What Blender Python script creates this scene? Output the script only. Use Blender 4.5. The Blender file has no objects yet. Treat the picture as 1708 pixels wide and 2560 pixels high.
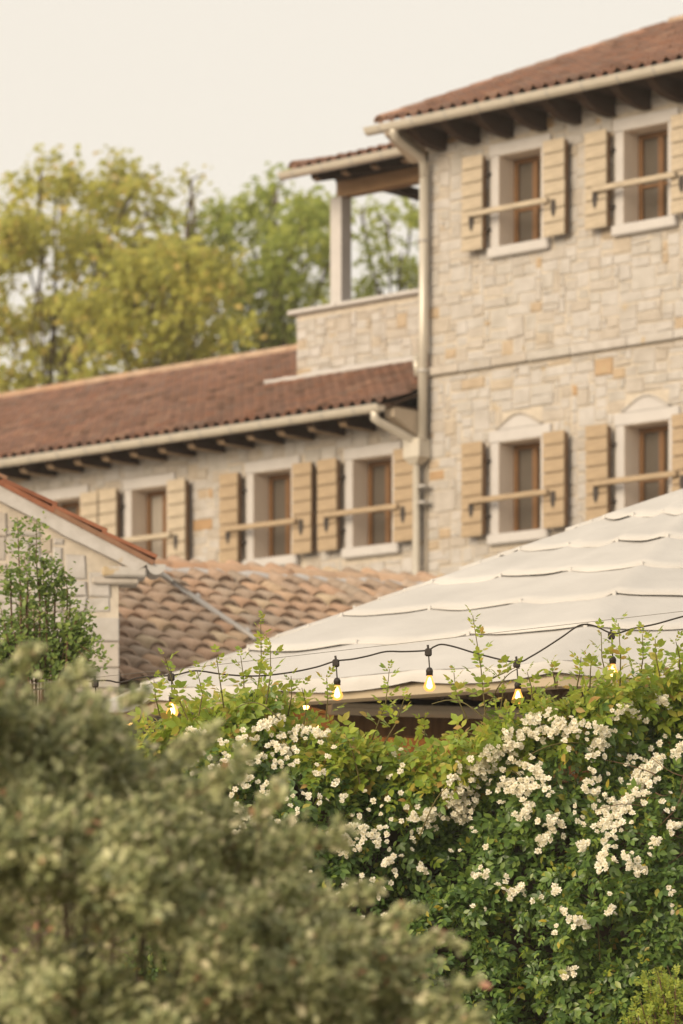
import bpy, math, random
import numpy as np
from mathutils import Vector, Matrix

random.seed(7)
RNG = np.random.default_rng(7)
scene = bpy.context.scene
COL = scene.collection

# ------------------------------------------------------------------ camera
F, CX, HY, EYE = 9600.0, 854.0, 2620.0, 1.5        # photo pixels (1708 x 2560), eye height in metres
cam_d = bpy.data.cameras.new('camera')
cam = bpy.data.objects.new('camera', cam_d)
COL.objects.link(cam)
cam.location = (0, 0, EYE)
cam.rotation_euler = (math.radians(90), 0, 0)
cam_d.sensor_fit = 'VERTICAL'
cam_d.sensor_height = 36.0
cam_d.sensor_width = 24.0
cam_d.lens = F / 2560 * 36.0
cam_d.shift_y = (HY - 1280) / 2560
cam_d.clip_start = 0.1
cam_d.clip_end = 4000
cam_d.dof.use_dof = True
cam_d.dof.focus_distance = 19.4
cam_d.dof.aperture_fstop = 3.0
scene.camera = cam

# ------------------------------------------------------------------ sky and sun
SUN = Vector((-0.62, -0.73, 0.27)).normalized()
world = bpy.data.worlds.new('World')
scene.world = world
world.use_nodes = True
wn = world.node_tree
wn.nodes.clear()
w_out = wn.nodes.new('ShaderNodeOutputWorld')
w_bg = wn.nodes.new('ShaderNodeBackground')
w_bg.inputs['Strength'].default_value = 0.082
w_sky = wn.nodes.new('ShaderNodeTexSky')
w_sky.sky_type = 'NISHITA'
w_sky.sun_disc = False
w_sky.sun_elevation = math.asin(SUN.z)
w_sky.sun_rotation = math.atan2(SUN.x, SUN.y)
w_sky.dust_density = 4.0
w_mix = wn.nodes.new('ShaderNodeMix')
w_mix.data_type = 'RGBA'
w_mix.inputs[0].default_value = 0.80
w_mix.inputs[7].default_value = (9.55, 8.68, 7.4, 1)     # thin bright evening veil over the whole sky
wn.links.new(w_sky.outputs[0], w_mix.inputs[6])
wn.links.new(w_mix.outputs[2], w_bg.inputs['Color'])
wn.links.new(w_bg.outputs[0], w_out.inputs['Surface'])
sun_d = bpy.data.lights.new('sun', 'SUN')
sun_d.energy = 2.65
sun_d.angle = math.radians(32)
sun_d.color = (1.0, 0.83, 0.61)
sun = bpy.data.objects.new('sun', sun_d)
COL.objects.link(sun)
sun.rotation_euler = (-SUN).to_track_quat('-Z', 'Y').to_euler()
sun.location = (-30, -30, 40)
scene.view_settings.view_transform = 'Standard'
scene.view_settings.look = 'None'
scene.view_settings.exposure = 0.5
scene.view_settings.gamma = 1.0
scene.render.engine = 'CYCLES'
scene.cycles.use_denoising = True
scene.cycles.max_bounces = 6
scene.cycles.transparent_max_bounces = 12


# ------------------------------------------------------------------ helpers
def ray(px, py):
    return Vector(((px - CX) / F, 1.0, (HY - py) / F))


def at(px, py, d):
    """photo pixel at a known depth in metres -> world point"""
    return Vector((0, 0, EYE)) + ray(px, py) * d


class Frame:
    """upright local frame: x along a wall to the right, y back into the building"""
    def __init__(self, origin, ang):
        self.o, self.a = Vector(origin), ang
        self.m = Matrix.Translation(self.o) @ Matrix.Rotation(ang, 4, 'Z')
        self.i = self.m.inverted()

    def loc(self, p):
        return self.i @ Vector(p)

    def hit_y(self, px, py, yl):
        o = self.i @ Vector((0, 0, EYE))
        r = self.i.to_3x3() @ ray(px, py)
        k = (yl - o.y) / r.y
        return o + r * k

    def pix(self, p):
        q = self.m @ Vector(p)
        return CX + F * q.x / q.y, HY - F * (q.z - EYE) / q.y


def tag(o, label=None, cat=None, group=None, kind=None):
    if label: o['label'] = label
    if cat: o['category'] = cat
    if group: o['group'] = group
    if kind: o['kind'] = kind
    return o


def empty(name, frame=None, loc=(0, 0, 0), rz=0):
    o = bpy.data.objects.new(name, None)
    COL.objects.link(o)
    if frame:
        o.location = frame.o
        o.rotation_euler = (0, 0, frame.a)
    else:
        o.location = loc
        o.rotation_euler = (0, 0, rz)
    o.empty_display_size = 0.3
    return o


def link(name, me, parent=None, loc=(0, 0, 0), rot=(0, 0, 0), scale=None):
    o = bpy.data.objects.new(name, me)
    COL.objects.link(o)
    o.location, o.rotation_euler = loc, rot
    if scale is not None: o.scale = scale
    if parent: o.parent = parent
    return o


class MB:
    """collects faces, builds ONE mesh object"""
    def __init__(self):
        self.v, self.f, self.mi = [], [], []

    def add(self, vs, fs, mi=0):
        b = len(self.v)
        self.v += [tuple(p) for p in vs]
        for q in fs:
            self.f.append(tuple(b + k for k in q))
            self.mi.append(mi)
        return self

    def box(self, x0, x1, y0, y1, z0, z1, bev=0.0, mi=0):
        if bev <= 0:
            vs = [(x, y, z) for x in (x0, x1) for y in (y0, y1) for z in (z0, z1)]
            fs = [(0, 1, 3, 2), (4, 6, 7, 5), (0, 4, 5, 1), (2, 3, 7, 6), (0, 2, 6, 4), (1, 5, 7, 3)]
            return self.add(vs, fs, mi)
        # chamfered box
        b = min(bev, (x1 - x0) * .45, (y1 - y0) * .45, (z1 - z0) * .45)
        vs, idx = [], {}
        for i, (xa, xb) in enumerate(((x0, x0 + b), (x1, x1 - b))):
            for j, (ya, yb) in enumerate(((y0, y0 + b), (y1, y1 - b))):
                for k, (za, zb) in enumerate(((z0, z0 + b), (z1, z1 - b))):
                    idx[i, j, k, 0] = len(vs); vs.append((xa, yb, zb))
                    idx[i, j, k, 1] = len(vs); vs.append((xb, ya, zb))
                    idx[i, j, k, 2] = len(vs); vs.append((xb, yb, za))
        fs = []
        for s in (0, 1):
            q = [(0, 0), (0, 1), (1, 1), (1, 0)]
            fs.append([idx[s, j, k, 0] for j, k in q])
            fs.append([idx[i, s, k, 1] for i, k in q])
            fs.append([idx[i, j, s, 2] for i, j in q])
        for s in (0, 1):
            for t in (0, 1):
                fs.append([idx[s, t, 0, 0], idx[s, t, 1, 0], idx[s, t, 1, 1], idx[s, t, 0, 1]])
                fs.append([idx[s, 0, t, 0], idx[s, 1, t, 0], idx[s, 1, t, 2], idx[s, 0, t, 2]])
                fs.append([idx[0, s, t, 1], idx[1, s, t, 1], idx[1, s, t, 2], idx[0, s, t, 2]])
        for i in (0, 1):
            for j in (0, 1):
                for k in (0, 1):
                    fs.append([idx[i, j, k, 0], idx[i, j, k, 1], idx[i, j, k, 2]])
        return self.add(vs, fs, mi)

    def tube(self, pts, r, n=8, mi=0, cap=True):
        pts = [Vector(p) for p in pts]
        rs = r if isinstance(r, (list, tuple)) else [r] * len(pts)
        vs, fs = [], []
        prev = None
        for k, p in enumerate(pts):
            a = pts[max(k - 1, 0)]; b = pts[min(k + 1, len(pts) - 1)]
            d = (b - a).normalized()
            if prev is None:
                u = d.orthogonal().normalized()
            else:
                u = (prev - d * prev.dot(d))
                u = u.normalized() if u.length > 1e-6 else d.orthogonal().normalized()
            prev = u
            w = d.cross(u)
            for q in range(n):
                t = 2 * math.pi * q / n
                vs.append(p + (u * math.cos(t) + w * math.sin(t)) * rs[k])
        for k in range(len(pts) - 1):
            for q in range(n):
                fs.append((k * n + q, k * n + (q + 1) % n, (k + 1) * n + (q + 1) % n, (k + 1) * n + q))
        if cap:
            fs.append(tuple(range(n - 1, -1, -1)))
            fs.append(tuple(range((len(pts) - 1) * n, len(pts) * n)))
        return self.add(vs, fs, mi)

    def lathe(self, prof, c, n=14, mi=0):
        """prof: list of (radius, z) about vertical axis through c"""
        vs, fs = [], []
        for r, z in prof:
            for q in range(n):
                t = 2 * math.pi * q / n
                vs.append((c[0] + r * math.cos(t), c[1] + r * math.sin(t), c[2] + z))
        for k in range(len(prof) - 1):
            for q in range(n):
                fs.append((k * n + q, k * n + (q + 1) % n, (k + 1) * n + (q + 1) % n, (k + 1) * n + q))
        return self.add(vs, fs, mi)

    def prism(self, poly, y0, y1, mi=0):
        """polygon in x,z extruded along y"""
        n = len(poly)
        vs = [(x, y0, z) for x, z in poly] + [(x, y1, z) for x, z in poly]
        fs = [tuple(range(n)), tuple(range(2 * n - 1, n - 1, -1))]
        fs += [(k, n + k, n + (k + 1) % n, (k + 1) % n) for k in range(n)]
        return self.add(vs, fs, mi)

    def mesh(self, name, mats, smooth=False):
        me = bpy.data.meshes.new(name)
        me.from_pydata(self.v, [], self.f)
        for m in (mats if isinstance(mats, (list, tuple)) else [mats]):
            me.materials.append(m)
        if any(self.mi): me.polygons.foreach_set('material_index', self.mi)
        if smooth: me.polygons.foreach_set('use_smooth', [True] * len(me.polygons))
        me.update()
        return me

    def build(self, name, mats, parent=None, smooth=False, loc=(0, 0, 0), rot=(0, 0, 0)):
        return link(name, self.mesh(name, mats, smooth), parent, loc, rot)


# ------------------------------------------------------------------ materials
def new_mat(name):
    m = bpy.data.materials.new(name)
    m.use_nodes = True
    nt = m.node_tree
    b = nt.nodes['Principled BSDF']
    return m, nt, b


def nd(nt, typ, **kw):
    n = nt.nodes.new(typ)
    for k, v in kw.items():
        if hasattr(n, k): setattr(n, k, v)
        else: n.inputs[k].default_value = v
    return n


def hash_node(nt):
    """one random number per loose piece, whether it is an object or an island of a joined part"""
    oi = nd(nt, 'ShaderNodeObjectInfo')
    ge = nd(nt, 'ShaderNodeNewGeometry')
    a = nd(nt, 'ShaderNodeMath', operation='ADD')
    f = nd(nt, 'ShaderNodeMath', operation='FRACT')
    nt.links.new(oi.outputs['Random'], a.inputs[0])
    nt.links.new(ge.outputs['Random Per Island'], a.inputs[1])
    nt.links.new(a.outputs[0], f.inputs[0])
    return f.outputs[0]


def ramp(nt, src, stops, interp='LINEAR'):
    r = nd(nt, 'ShaderNodeValToRGB')
    r.color_ramp.interpolation = interp
    el = r.color_ramp.elements
    while len(el) < len(stops): el.new(0.5)
    for e, (p, c) in zip(el, stops):
        e.position = p
        e.color = (*c, 1)
    nt.links.new(src, r.inputs[0])
    return r.outputs[0]


def noise(nt, scale, detail=4, rough=.6, coord='Object', w=None, stretch=None):
    tc = nd(nt, 'ShaderNodeTexCoord')
    n = nd(nt, 'ShaderNodeTexNoise')
    n.inputs['Scale'].default_value = scale
    n.inputs['Detail'].default_value = detail
    n.inputs['Roughness'].default_value = rough
    src = tc.outputs[coord]
    if stretch:
        mp = nd(nt, 'ShaderNodeMapping')
        mp.inputs['Scale'].default_value = stretch
        nt.links.new(src, mp.inputs[0])
        src = mp.outputs[0]
    nt.links.new(src, n.inputs['Vector'])
    return n.outputs['Fac']


def mixc(nt, fac, a, b, mode='MIX'):
    m = nd(nt, 'ShaderNodeMix')
    m.data_type = 'RGBA'
    m.blend_type = mode
    for s, v in ((0, fac), (6, a), (7, b)):
        if isinstance(v, (int, float)): m.inputs[s].default_value = v
        elif isinstance(v, tuple): m.inputs[s].default_value = (*v, 1)
        else: nt.links.new(v, m.inputs[s])
    return m.outputs[2]


def bump(nt, bsdf, src, strength=.4, dist=.01):
    b = nd(nt, 'ShaderNodeBump')
    b.inputs['Strength'].default_value = strength
    b.inputs['Distance'].default_value = dist
    nt.links.new(src, b.inputs['Height'])
    nt.links.new(b.outputs[0], bsdf.inputs['Normal'])


def mat_pieces(name, stops, spot=None, nscale=9, mottling=.5, rough=.85, interp='LINEAR', bdist=.008):
    """piece-wise tinted mineral: each stone or tile takes its own tone from the ramp"""
    m, nt, b = new_mat(name)
    h = hash_node(nt)
    c = ramp(nt, h, stops, interp)
    n = noise(nt, nscale)
    dark = ramp(nt, n, [(.3, (.72, .68, .62)), (.65, (1.12, 1.1, 1.08))])
    c = mixc(nt, mottling, c, dark, 'MULTIPLY')
    if spot:
        n2 = noise(nt, spot[1], 3)
        k = ramp(nt, n2, [(spot[2], (0, 0, 0)), (spot[2] + .08, (1, 1, 1))])
        c = mixc(nt, k, c, spot[0])
    nt.links.new(c, b.inputs['Base Color'])
    b.inputs['Roughness'].default_value = rough
    b.inputs['Specular IOR Level'].default_value = .2
    bump(nt, b, noise(nt, nscale * 5, 5), .5, bdist)
    return m


def mat_plain(name, col, rough=.7, var=.25, nscale=6, stretch=None, metal=0, spec=.3, bstr=.2, bdist=.004):
    m, nt, b = new_mat(name)
    n = noise(nt, nscale, 5, .6, stretch=stretch)
    lo = tuple(max(0, x * (1 - var)) for x in col)
    hi = tuple(x * (1 + var * .6) for x in col)
    nt.links.new(ramp(nt, n, [(.3, lo), (.7, hi)]), b.inputs['Base Color'])
    b.inputs['Roughness'].default_value = rough
    b.inputs['Metallic'].default_value = metal
    b.inputs['Specular IOR Level'].default_value = spec
    if bstr: bump(nt, b, noise(nt, nscale * 4, 4, stretch=stretch), bstr, bdist)
    return m


def mat_leaf(name, stops, rough=.45, trans=.35, spec=.4, tcol=(.35, .45, .05)):
    m, nt, b = new_mat(name)
    h = hash_node(nt)
    c = ramp(nt, h, stops)
    nt.links.new(c, b.inputs['Base Color'])
    b.inputs['Roughness'].default_value = rough
    b.inputs['Specular IOR Level'].default_value = spec
    tr = nd(nt, 'ShaderNodeBsdfTranslucent')
    nt.links.new(mixc(nt, .45, c, tcol), tr.inputs['Color'])
    mx = nd(nt, 'ShaderNodeMixShader')
    mx.inputs[0].default_value = trans
    nt.links.new(b.outputs[0], mx.inputs[1])
    nt.links.new(tr.outputs[0], mx.inputs[2])
    nt.links.new(mx.outputs[0], nt.nodes['Material Output'].inputs['Surface'])
    return m


def mat_emit(name, col, strength, mix=0.0):
    m, nt, b = new_mat(name)
    e = nd(nt, 'ShaderNodeEmission')
    e.inputs['Color'].default_value = (*col, 1)
    e.inputs['Strength'].default_value = strength
    out = nt.nodes['Material Output']
    if mix:
        t = nd(nt, 'ShaderNodeBsdfTransparent')
        mx = nd(nt, 'ShaderNodeMixShader')
        mx.inputs[0].default_value = mix
        nt.links.new(e.outputs[0], mx.inputs[1])
        nt.links.new(t.outputs[0], mx.inputs[2])
        nt.links.new(mx.outputs[0], out.inputs['Surface'])
    else:
        nt.links.new(e.outputs[0], out.inputs['Surface'])
    return m


M = {}
M['stone'] = mat_pieces('limestone', [(0, (0.399, 0.375, 0.351)), (.2, (0.451, 0.435, 0.427)), (.42, (0.418, 0.400, 0.378)), (.6, (0.465, 0.450, 0.443)),
                        (.80, (0.408, 0.370, 0.329)), (.90, (0.437, 0.405, 0.373)), (.955, (0.418, 0.365, 0.302)), (.982, (0.408, 0.320, 0.227)), (1, (0.389, 0.260, 0.151))],
                        spot=((0.408, 0.320, 0.205), 4.0, .64), nscale=6, mottling=.6)
M['mortar'] = mat_plain('lime_mortar', (.50, .445, .375), .95, .15, 14)
M['dressed'] = mat_plain('dressed_stone', (0.494, 0.475, 0.468), .8, .08, 5)
M['reveal'] = mat_plain('lightened_plaster_reveal', (.74, .65, .56), .9, .06, 5)  # plaster lining, lightened to stand in for fill light on shaded jambs
M['tile'] = mat_pieces('clay_tile', [(0, (0.167, 0.104, 0.078)), (.18, (0.284, 0.166, 0.127)), (.35, (0.226, 0.145, 0.118)), (.55, (0.318, 0.186, 0.140)), (.7, (0.251, 0.178, 0.149)), (.85, (0.301, 0.158, 0.109)), (1, (0.368, 0.240, 0.183))],
                       nscale=3.0, mottling=.8, rough=.85)
M['old_tile'] = mat_pieces('weathered_clay_tile', [(0, (0.317, 0.244, 0.189)), (.2, (0.391, 0.300, 0.237)), (.4, (0.370, 0.312, 0.260)), (.58, (0.454, 0.306, 0.219)), (.72, (0.412, 0.335, 0.273)),
                           (.85, (0.507, 0.335, 0.237)), (1, (0.507, 0.419, 0.307))], spot=((0.444, 0.227, 0.059), 9.0, .72), nscale=10, mottling=.8, rough=.9)
M['ridge'] = mat_pieces('ridge_tile', [(0, (.40, .29, .21)), (.5, (.47, .34, .25)), (1, (.42, .26, .17))], nscale=8, mottling=.6)
M['redtile'] = mat_pieces('red_tile_edge', [(0, (0.192, 0.077, 0.045)), (.5, (0.248, 0.104, 0.060)), (1, (0.208, 0.135, 0.090))], nscale=9, mottling=.6)
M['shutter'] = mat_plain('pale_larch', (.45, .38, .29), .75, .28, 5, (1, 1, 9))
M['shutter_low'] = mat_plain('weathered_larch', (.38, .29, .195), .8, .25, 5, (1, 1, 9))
M['shutter_back'] = mat_plain('shutter_batten_brown', (.21, .12, .06), .8, .25, 6)
M['frame'] = mat_plain('brown_window_wood', (.17, .088, .038), .5, .25, 9, (6, 6, 1))
M['pane'] = mat_plain('window_pane', (.10, .085, .07), .12, .15, 2, None, 0, .6, 0)
M['curtain_pane'] = mat_plain('curtained_pane', (.30, .27, .235), .2, .12, 3, (8, 1, 1), 0, .5, 0)
M['iron'] = mat_plain('dark_iron', (.05, .04, .035), .6, .2, 9)
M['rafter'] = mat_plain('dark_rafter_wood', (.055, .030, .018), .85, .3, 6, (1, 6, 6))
M['beam'] = mat_plain('tan_beam_wood', (.34, .215, .115), .75, .3, 4, (1, 6, 6))
M['endgrain'] = mat_plain('rafter_end_grain', (.32, .23, .15), .85, .3, 9)
M['gutter'] = mat_plain('cream_gutter_metal', (.56, .52, .45), .38, .08, 4, None, .25, .5, .05)
M['zinc'] = mat_plain('zinc_gutter', (.45, .43, .41), .45, .12, 6, None, .3, .5, .05)
M['canvas'] = mat_plain('off_white_canvas', (.535, .52, .505), .95, .10, 1.6, None, 0, .1, .45, .015)
M['canvas_in'] = mat_plain('lit_underside_canvas', (.48, .40, .29), .95, .06, 4, None, 0, .1, .2)  # beige of the lit canopy underside put into the colour
M['pole'] = mat_plain('pale_pole', (.5, .46, .4), .5, .1, 8)
M['cable'] = mat_plain('black_rubber_cable', (.035, .028, .024), .55, .2, 30)
M['wire'] = mat_plain('steel_wire', (.20, .18, .16), .5, .2, 30, None, .4)
M['glass_glow'] = mat_emit('glowing_bulb_glass', (1.0, .40, .07), 1.5, .35)
M['filament'] = mat_emit('glowing_filament', (1.0, .64, .27), 11.0)
M['back_glow'] = mat_emit('porch_bulb', (1.0, .50, .14), 9.0)
M['porch'] = mat_plain('porch_timber', (.20, .115, .055), .8, .4, 3, (8, 1, 1))
M['ground'] = mat_plain('gravel_earth', (.34, .29, .22), .95, .3, 1.2)
M['paving'] = mat_plain('terrace_paving', (.45, .41, .35), .9, .15, 2)
M['oldwall'] = mat_plain('old_garden_wall', (.10, .075, .055), .95, .45, 5)  # base colour darkened for the shade behind the rose
M['plaster'] = mat_plain('side_plaster', (.47, .39, .30), .9, .12, 3)
M['bark'] = mat_plain('bark', (.085, .06, .04), .9, .35, 12, (4, 4, 1))
M['cane'] = mat_plain('green_cane', (.13, .11, .04), .7, .3, 12)
M['twig'] = mat_plain('brown_twig', (.13, .075, .045), .8, .3, 12)
M['rose_leaf'] = mat_leaf('rose_leaf', [(0, (0.052, 0.103, 0.033)), (.35, (0.092, 0.167, 0.044)), (.7, (0.144, 0.236, 0.055)), (.95, (0.218, 0.310, 0.066)), (.99, (0.368, 0.345, 0.066)), (1, (0.517, 0.391, 0.055))], .36, .28, .5)
M['young_leaf'] = mat_leaf('young_rose_leaf', [(0, (.18, .29, .045)), (.4, (.28, .38, .055)), (.75, (.40, .45, .07)), (.9, (.46, .40, .08)), (1, (.46, .26, .10))], .42, .42, .4, (.65, .72, .1))
M['lime_leaf'] = mat_leaf('lime_leaf', [(0, (.16, .24, .04)), (.5, (.27, .34, .05)), (1, (.40, .43, .07))], .45, .4, .35, (.6, .62, .08))
M['bush_leaf'] = mat_leaf('sage_green_leaf', [(0, (.085, .11, .048)), (.3, (.235, .265, .12)), (.6, (.40, .42, .21)), (.9, (.57, .56, .32)), (.985, (.66, .59, .40)), (.992, (.42, .2, .12)), (1, (.42, .2, .13))], .42, .32, .5, (.56, .55, .2))
M['shrub_leaf'] = mat_leaf('dark_shrub_leaf', [(0, (0.088, 0.144, 0.036)), (.5, (0.150, 0.228, 0.054)), (1, (0.250, 0.312, 0.072))], .5, .3, .35)
M['tree_leaf'] = mat_leaf('tree_leaf', [(0, (.25, .275, .07)), (.4, (.37, .38, .09)), (.8, (.47, .46, .11)), (1, (.52, .38, .14))], .6, .5, .2, (.85, .78, .22))
M['tree_leaf2'] = mat_leaf('tree_leaf_dark', [(0, (.20, .26, .07)), (.5, (.30, .36, .085)), (1, (.42, .45, .11))], .6, .48, .2, (.74, .76, .2))
M['petal'] = mat_leaf('cream_petal', [(0, (.84, .76, .56)), (.35, (.90, .86, .73)), (1, (.93, .91, .83))], .7, .25, .15, (.85, .8, .6))
M['rust'] = mat_leaf('withered_petal', [(0, (.40, .22, .08)), (1, (.5, .32, .14))], .8, .2, .1, (.5, .3, .1))

# ------------------------------------------------------------------ ground
TERR = 1.0
g = MB(); g.add([(-900, -60, 0), (900, -60, 0), (900, 1800, 0), (-900, 1800, 0)], [(0, 1, 2, 3)])
tag(g.build('ground', M['ground']), kind='structure')
g = MB(); g.box(-30, 30, 20.35, 62, -.5, TERR)
tag(g.build('terrace', M['paving']), kind='structure')


# ------------------------------------------------------------------ stonework
def stone_layout(x0, x1, z0, z1, holes, cw=.076, ch=.056, big=1.0):
    nx, nz = int((x1 - x0) / cw), int((z1 - z0) / ch)
    occ = np.zeros((nx, nz), bool)
    for (a, b, c, d) in holes:
        i0, i1 = max(0, math.floor((a - x0) / cw)), min(nx, math.ceil((b - x0) / cw))
        j0, j1 = max(0, math.floor((c - z0) / ch)), min(nz, math.ceil((d - z0) / ch))
        if i1 > i0 and j1 > j0: occ[i0:i1, j0:j1] = True
    out = []
    for j in range(nz):
        for i in range(nx):
            if occ[i, j]: continue
            h = random.choice([1, 2, 2, 2, 3]); w = random.choice([2, 2, 3, 3, 4]) if h > 1 else random.choice([1, 2, 3])
            if random.random() < .03: h, w = 4, random.choice([3, 4])
            w = max(1, round(w * big)); h = max(1, round(h * big))
            while w > 1 and (i + w > nx or occ[i:i + w, j].any()): w -= 1
            while h > 1 and (j + h > nz or occ[i:i + w, j:j + h].any()): h -= 1
            occ[i:i + w, j:j + h] = True
            out.append((x0 + i * cw, x0 + (i + w) * cw, z0 + j * ch, z0 + (j + h) * ch))
    return out


def stone_geo(mb, r, yf, thick=.05, gap=.005, rel=1.0):
    a, b, c, d = r
    j = lambda: random.uniform(-.016, .016)
    p = [(a + gap + j() * .6, c + gap + j() * .6), (b - gap + j() * .6, c + gap + j() * .6), (b - gap + j() * .6, d - gap + j() * .6), (a + gap + j() * .6, d - gap + j() * .6)]
    cxm, czm = (a + b) / 2, (c + d) / 2
    ins = .012
    y1 = yf - .002 + random.uniform(-.008, .005) * rel
    v = [(x, yf + thick, z) for x, z in p]
    v += [(x, y1 + .010, z) for x, z in p]
    v += [(x + (ins if x < cxm else -ins), y1 + random.uniform(-.004, .004), z + (ins if z < czm else -ins)) for x, z in p]
    f = []
    for k in range(4):
        k2 = (k + 1) % 4
        f.append((k, k2, 4 + k2, 4 + k)); f.append((4 + k, 4 + k2, 8 + k2, 8 + k))
    f.append((8, 9, 10, 11))
    mb.add(v, f)


def lay_stones(parent, frame, rects, yf, limit, mat, gap=.005, rel=1.0):
    """the largest in view as pieces of their own, the rest joined"""
    def key(r):
        x, y = frame.pix(((r[0] + r[1]) / 2, yf, (r[2] + r[3]) / 2))
        inside = -20 < x < 1728 and -20 < y < 1700
        return -(r[1] - r[0]) * (r[3] - r[2]) * (1 if inside else .01)
    rects = sorted(rects, key=key)
    for r in rects[:limit]:
        mb = MB(); stone_geo(mb, r, yf, gap=gap, rel=rel); mb.build('stone', mat, parent)
    mb = MB()
    for r in rects[limit:]: stone_geo(mb, r, yf, gap=gap, rel=rel)
    if mb.f: tag(mb.build('stonework', mat, parent), kind='stuff')


def wall_sheet(x0, x1, z0, z1, y, holes, depth, mb):
    """front sheet with openings plus sides, back and top"""
    xs = sorted({x0, x1, *[v for h in holes for v in h[:2]]})
    zs = sorted({z0, z1, *[v for h in holes for v in h[2:]]})
    for i in range(len(xs) - 1):
        for j in range(len(zs) - 1):
            mx, mz = (xs[i] + xs[i + 1]) / 2, (zs[j] + zs[j + 1]) / 2
            if any(h[0] < mx < h[1] and h[2] < mz < h[3] for h in holes): continue
            mb.add([(xs[i], y, zs[j]), (xs[i + 1], y, zs[j]), (xs[i + 1], y, zs[j + 1]), (xs[i], y, zs[j + 1])], [(0, 1, 2, 3)])
    b = y + depth
    mb.add([(x0, y, z0), (x1, y, z0), (x1, y, z1), (x0, y, z1), (x0, b, z0), (x1, b, z0), (x1, b, z1), (x0, b, z1)],
           [(4, 7, 6, 5), (0, 3, 7, 4), (1, 5, 6, 2), (3, 2, 6, 7)])


# ------------------------------------------------------------------ windows with shutters
OW, OH, SW = .56, .94, .105            # opening width and height, surround width
WIN = {}


def board_mesh(w, h, t, mat, key):
    if key not in WIN:
        mb = MB(); mb.box(-w / 2, w / 2, -t, 0, -h / 2, h / 2, .006); WIN[key] = mb.mesh('board', mat)
    return WIN[key]


def make_window(house, x, z, pane, low, arch=False):
    """x,z: lower left corner of the opening in house coordinates, wall face at y=0"""
    mb = MB()
    fw = .055
    for (a, b, c, d) in ((x, x + fw, z, z + OH), (x + OW - fw, x + OW, z, z + OH), (x + fw, x + OW - fw, z, z + fw), (x + fw, x + OW - fw, z + OH - fw, z + OH),
                         (x + OW / 2 - .035, x + OW / 2 + .035, z + fw, z + OH - fw)):
        mb.box(a, b, .225, .285, c, d, .006)
    for k in (0, 1):
        xa = x + fw if k == 0 else x + OW / 2 + .035
        xb = x + OW / 2 - .035 if k == 0 else x + OW - fw
        mb.box(xa, xb, .235, .275, z + OH * .42, z + OH * .42 + .03, .004)
    w = mb.build('window', M['frame'], house)
    mb = MB(); mb.box(x + fw * .5, x + OW - fw * .5, .258, .266, z + .02, z + OH - .02); mb.build('pane', pane, w)
    mb = MB(); mb.box(x - SW - .02, x + OW + SW + .02, -.028, .30, z + OH, z + OH + .125, .008); mb.build('lintel', M['dressed'], w)
    mb = MB(); mb.box(x - SW, x, -.022, .30, z, z + OH - .001, .006); mb.build('jamb', M['dressed'], w)
    mb = MB(); mb.box(x + OW, x + OW + SW, -.022, .30, z, z + OH - .001, .006); mb.build('jamb', M['dressed'], w)
    mb = MB(); mb.box(x - SW - .015, x + OW + SW + .015, -.075, .30, z - .11, z - .001, .015); mb.build('sill', M['dressed'], w)
    for (a, b) in ((x, x + .004), (x + OW - .004, x + OW)):
        mb = MB(); mb.box(a, b, -.018, .224, z, z + OH - .006); mb.build('reveal', M['reveal'], w)
    mb = MB(); mb.box(x + .005, x + OW - .005, -.018, .224, z + OH - .005, z + OH - .001); mb.build('reveal', M['reveal'], w)
    if arch:
        mb = MB()
        pts = []
        for k in range(13):
            u = k / 12
            pts.append((x - .02 + (OW + .04) * u, z + OH + .126 + .13 * math.sin(math.pi * u) ** 1.3))
        mb.prism(pts, -.03, .02); mb.build('tympanum', M['dressed'], w)
        mb = MB()
        mb.tube([(px_, -.04, pz_ + .012) for px_, pz_ in pts], .013, 6); mb.build('hood_mould', M['stone'], w)
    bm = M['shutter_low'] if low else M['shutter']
    zs, hs, n = z - .02, .98, 7
    sw = .275
    for side in (-1, 1):
        xc = x - SW - .015 - sw / 2 if side < 0 else x + OW + SW + .015 + sw / 2
        mb = MB(); mb.box(xc - sw / 2 + .01, xc + sw / 2 - .004, -.115, -.07, zs + .02, zs + hs - .02, .004)
        sag = random.uniform(-.010, .006)
        s = mb.build('shutter', M['shutter_back'], house)
        bh = hs / n
        me = board_mesh(sw, bh - .008, .026, bm, ('b', low))
        for k in range(n):
            link('board', me, s, (xc + random.uniform(-.003, .003), -.1155 - .005 * random.random(), zs + bh * (k + .5) + sag), (random.uniform(-.02, .05), random.uniform(-.008, .008), 0))
        # dark plate painted in for the shaded hollow of the spade shaped bar slot
        kz = zs + hs * .30
        mb = MB()
        mb.prism([(xc - .026, kz + .075), (xc + .026, kz + .075), (xc + .036, kz + .01), (xc + .022, kz - .065), (xc, kz - .10), (xc - .022, kz - .065), (xc - .036, kz + .01)], -.149, -.12)
        mb.build('slot_dark_plate', M['iron'], s)
        for hz in (zs + hs * .22, zs + hs * .80):
            hx_ = xc + sw / 2 if side < 0 else xc - sw / 2
            mb = MB(); mb.box(hx_ - .03, hx_ + .03, -.068, -.018, hz - .017, hz + .017, .004); mb.build('hinge', M['iron'], s)
    bz = zs + hs * .375
    mb = MB(); mb.box(x - SW - .16, x + OW + SW + .11, -.205, -.153, bz - .026, bz + .03, .008)
    ob = mb.build('shutter_bar', bm, house); ob.location.z = random.uniform(-.018, .018)


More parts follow.
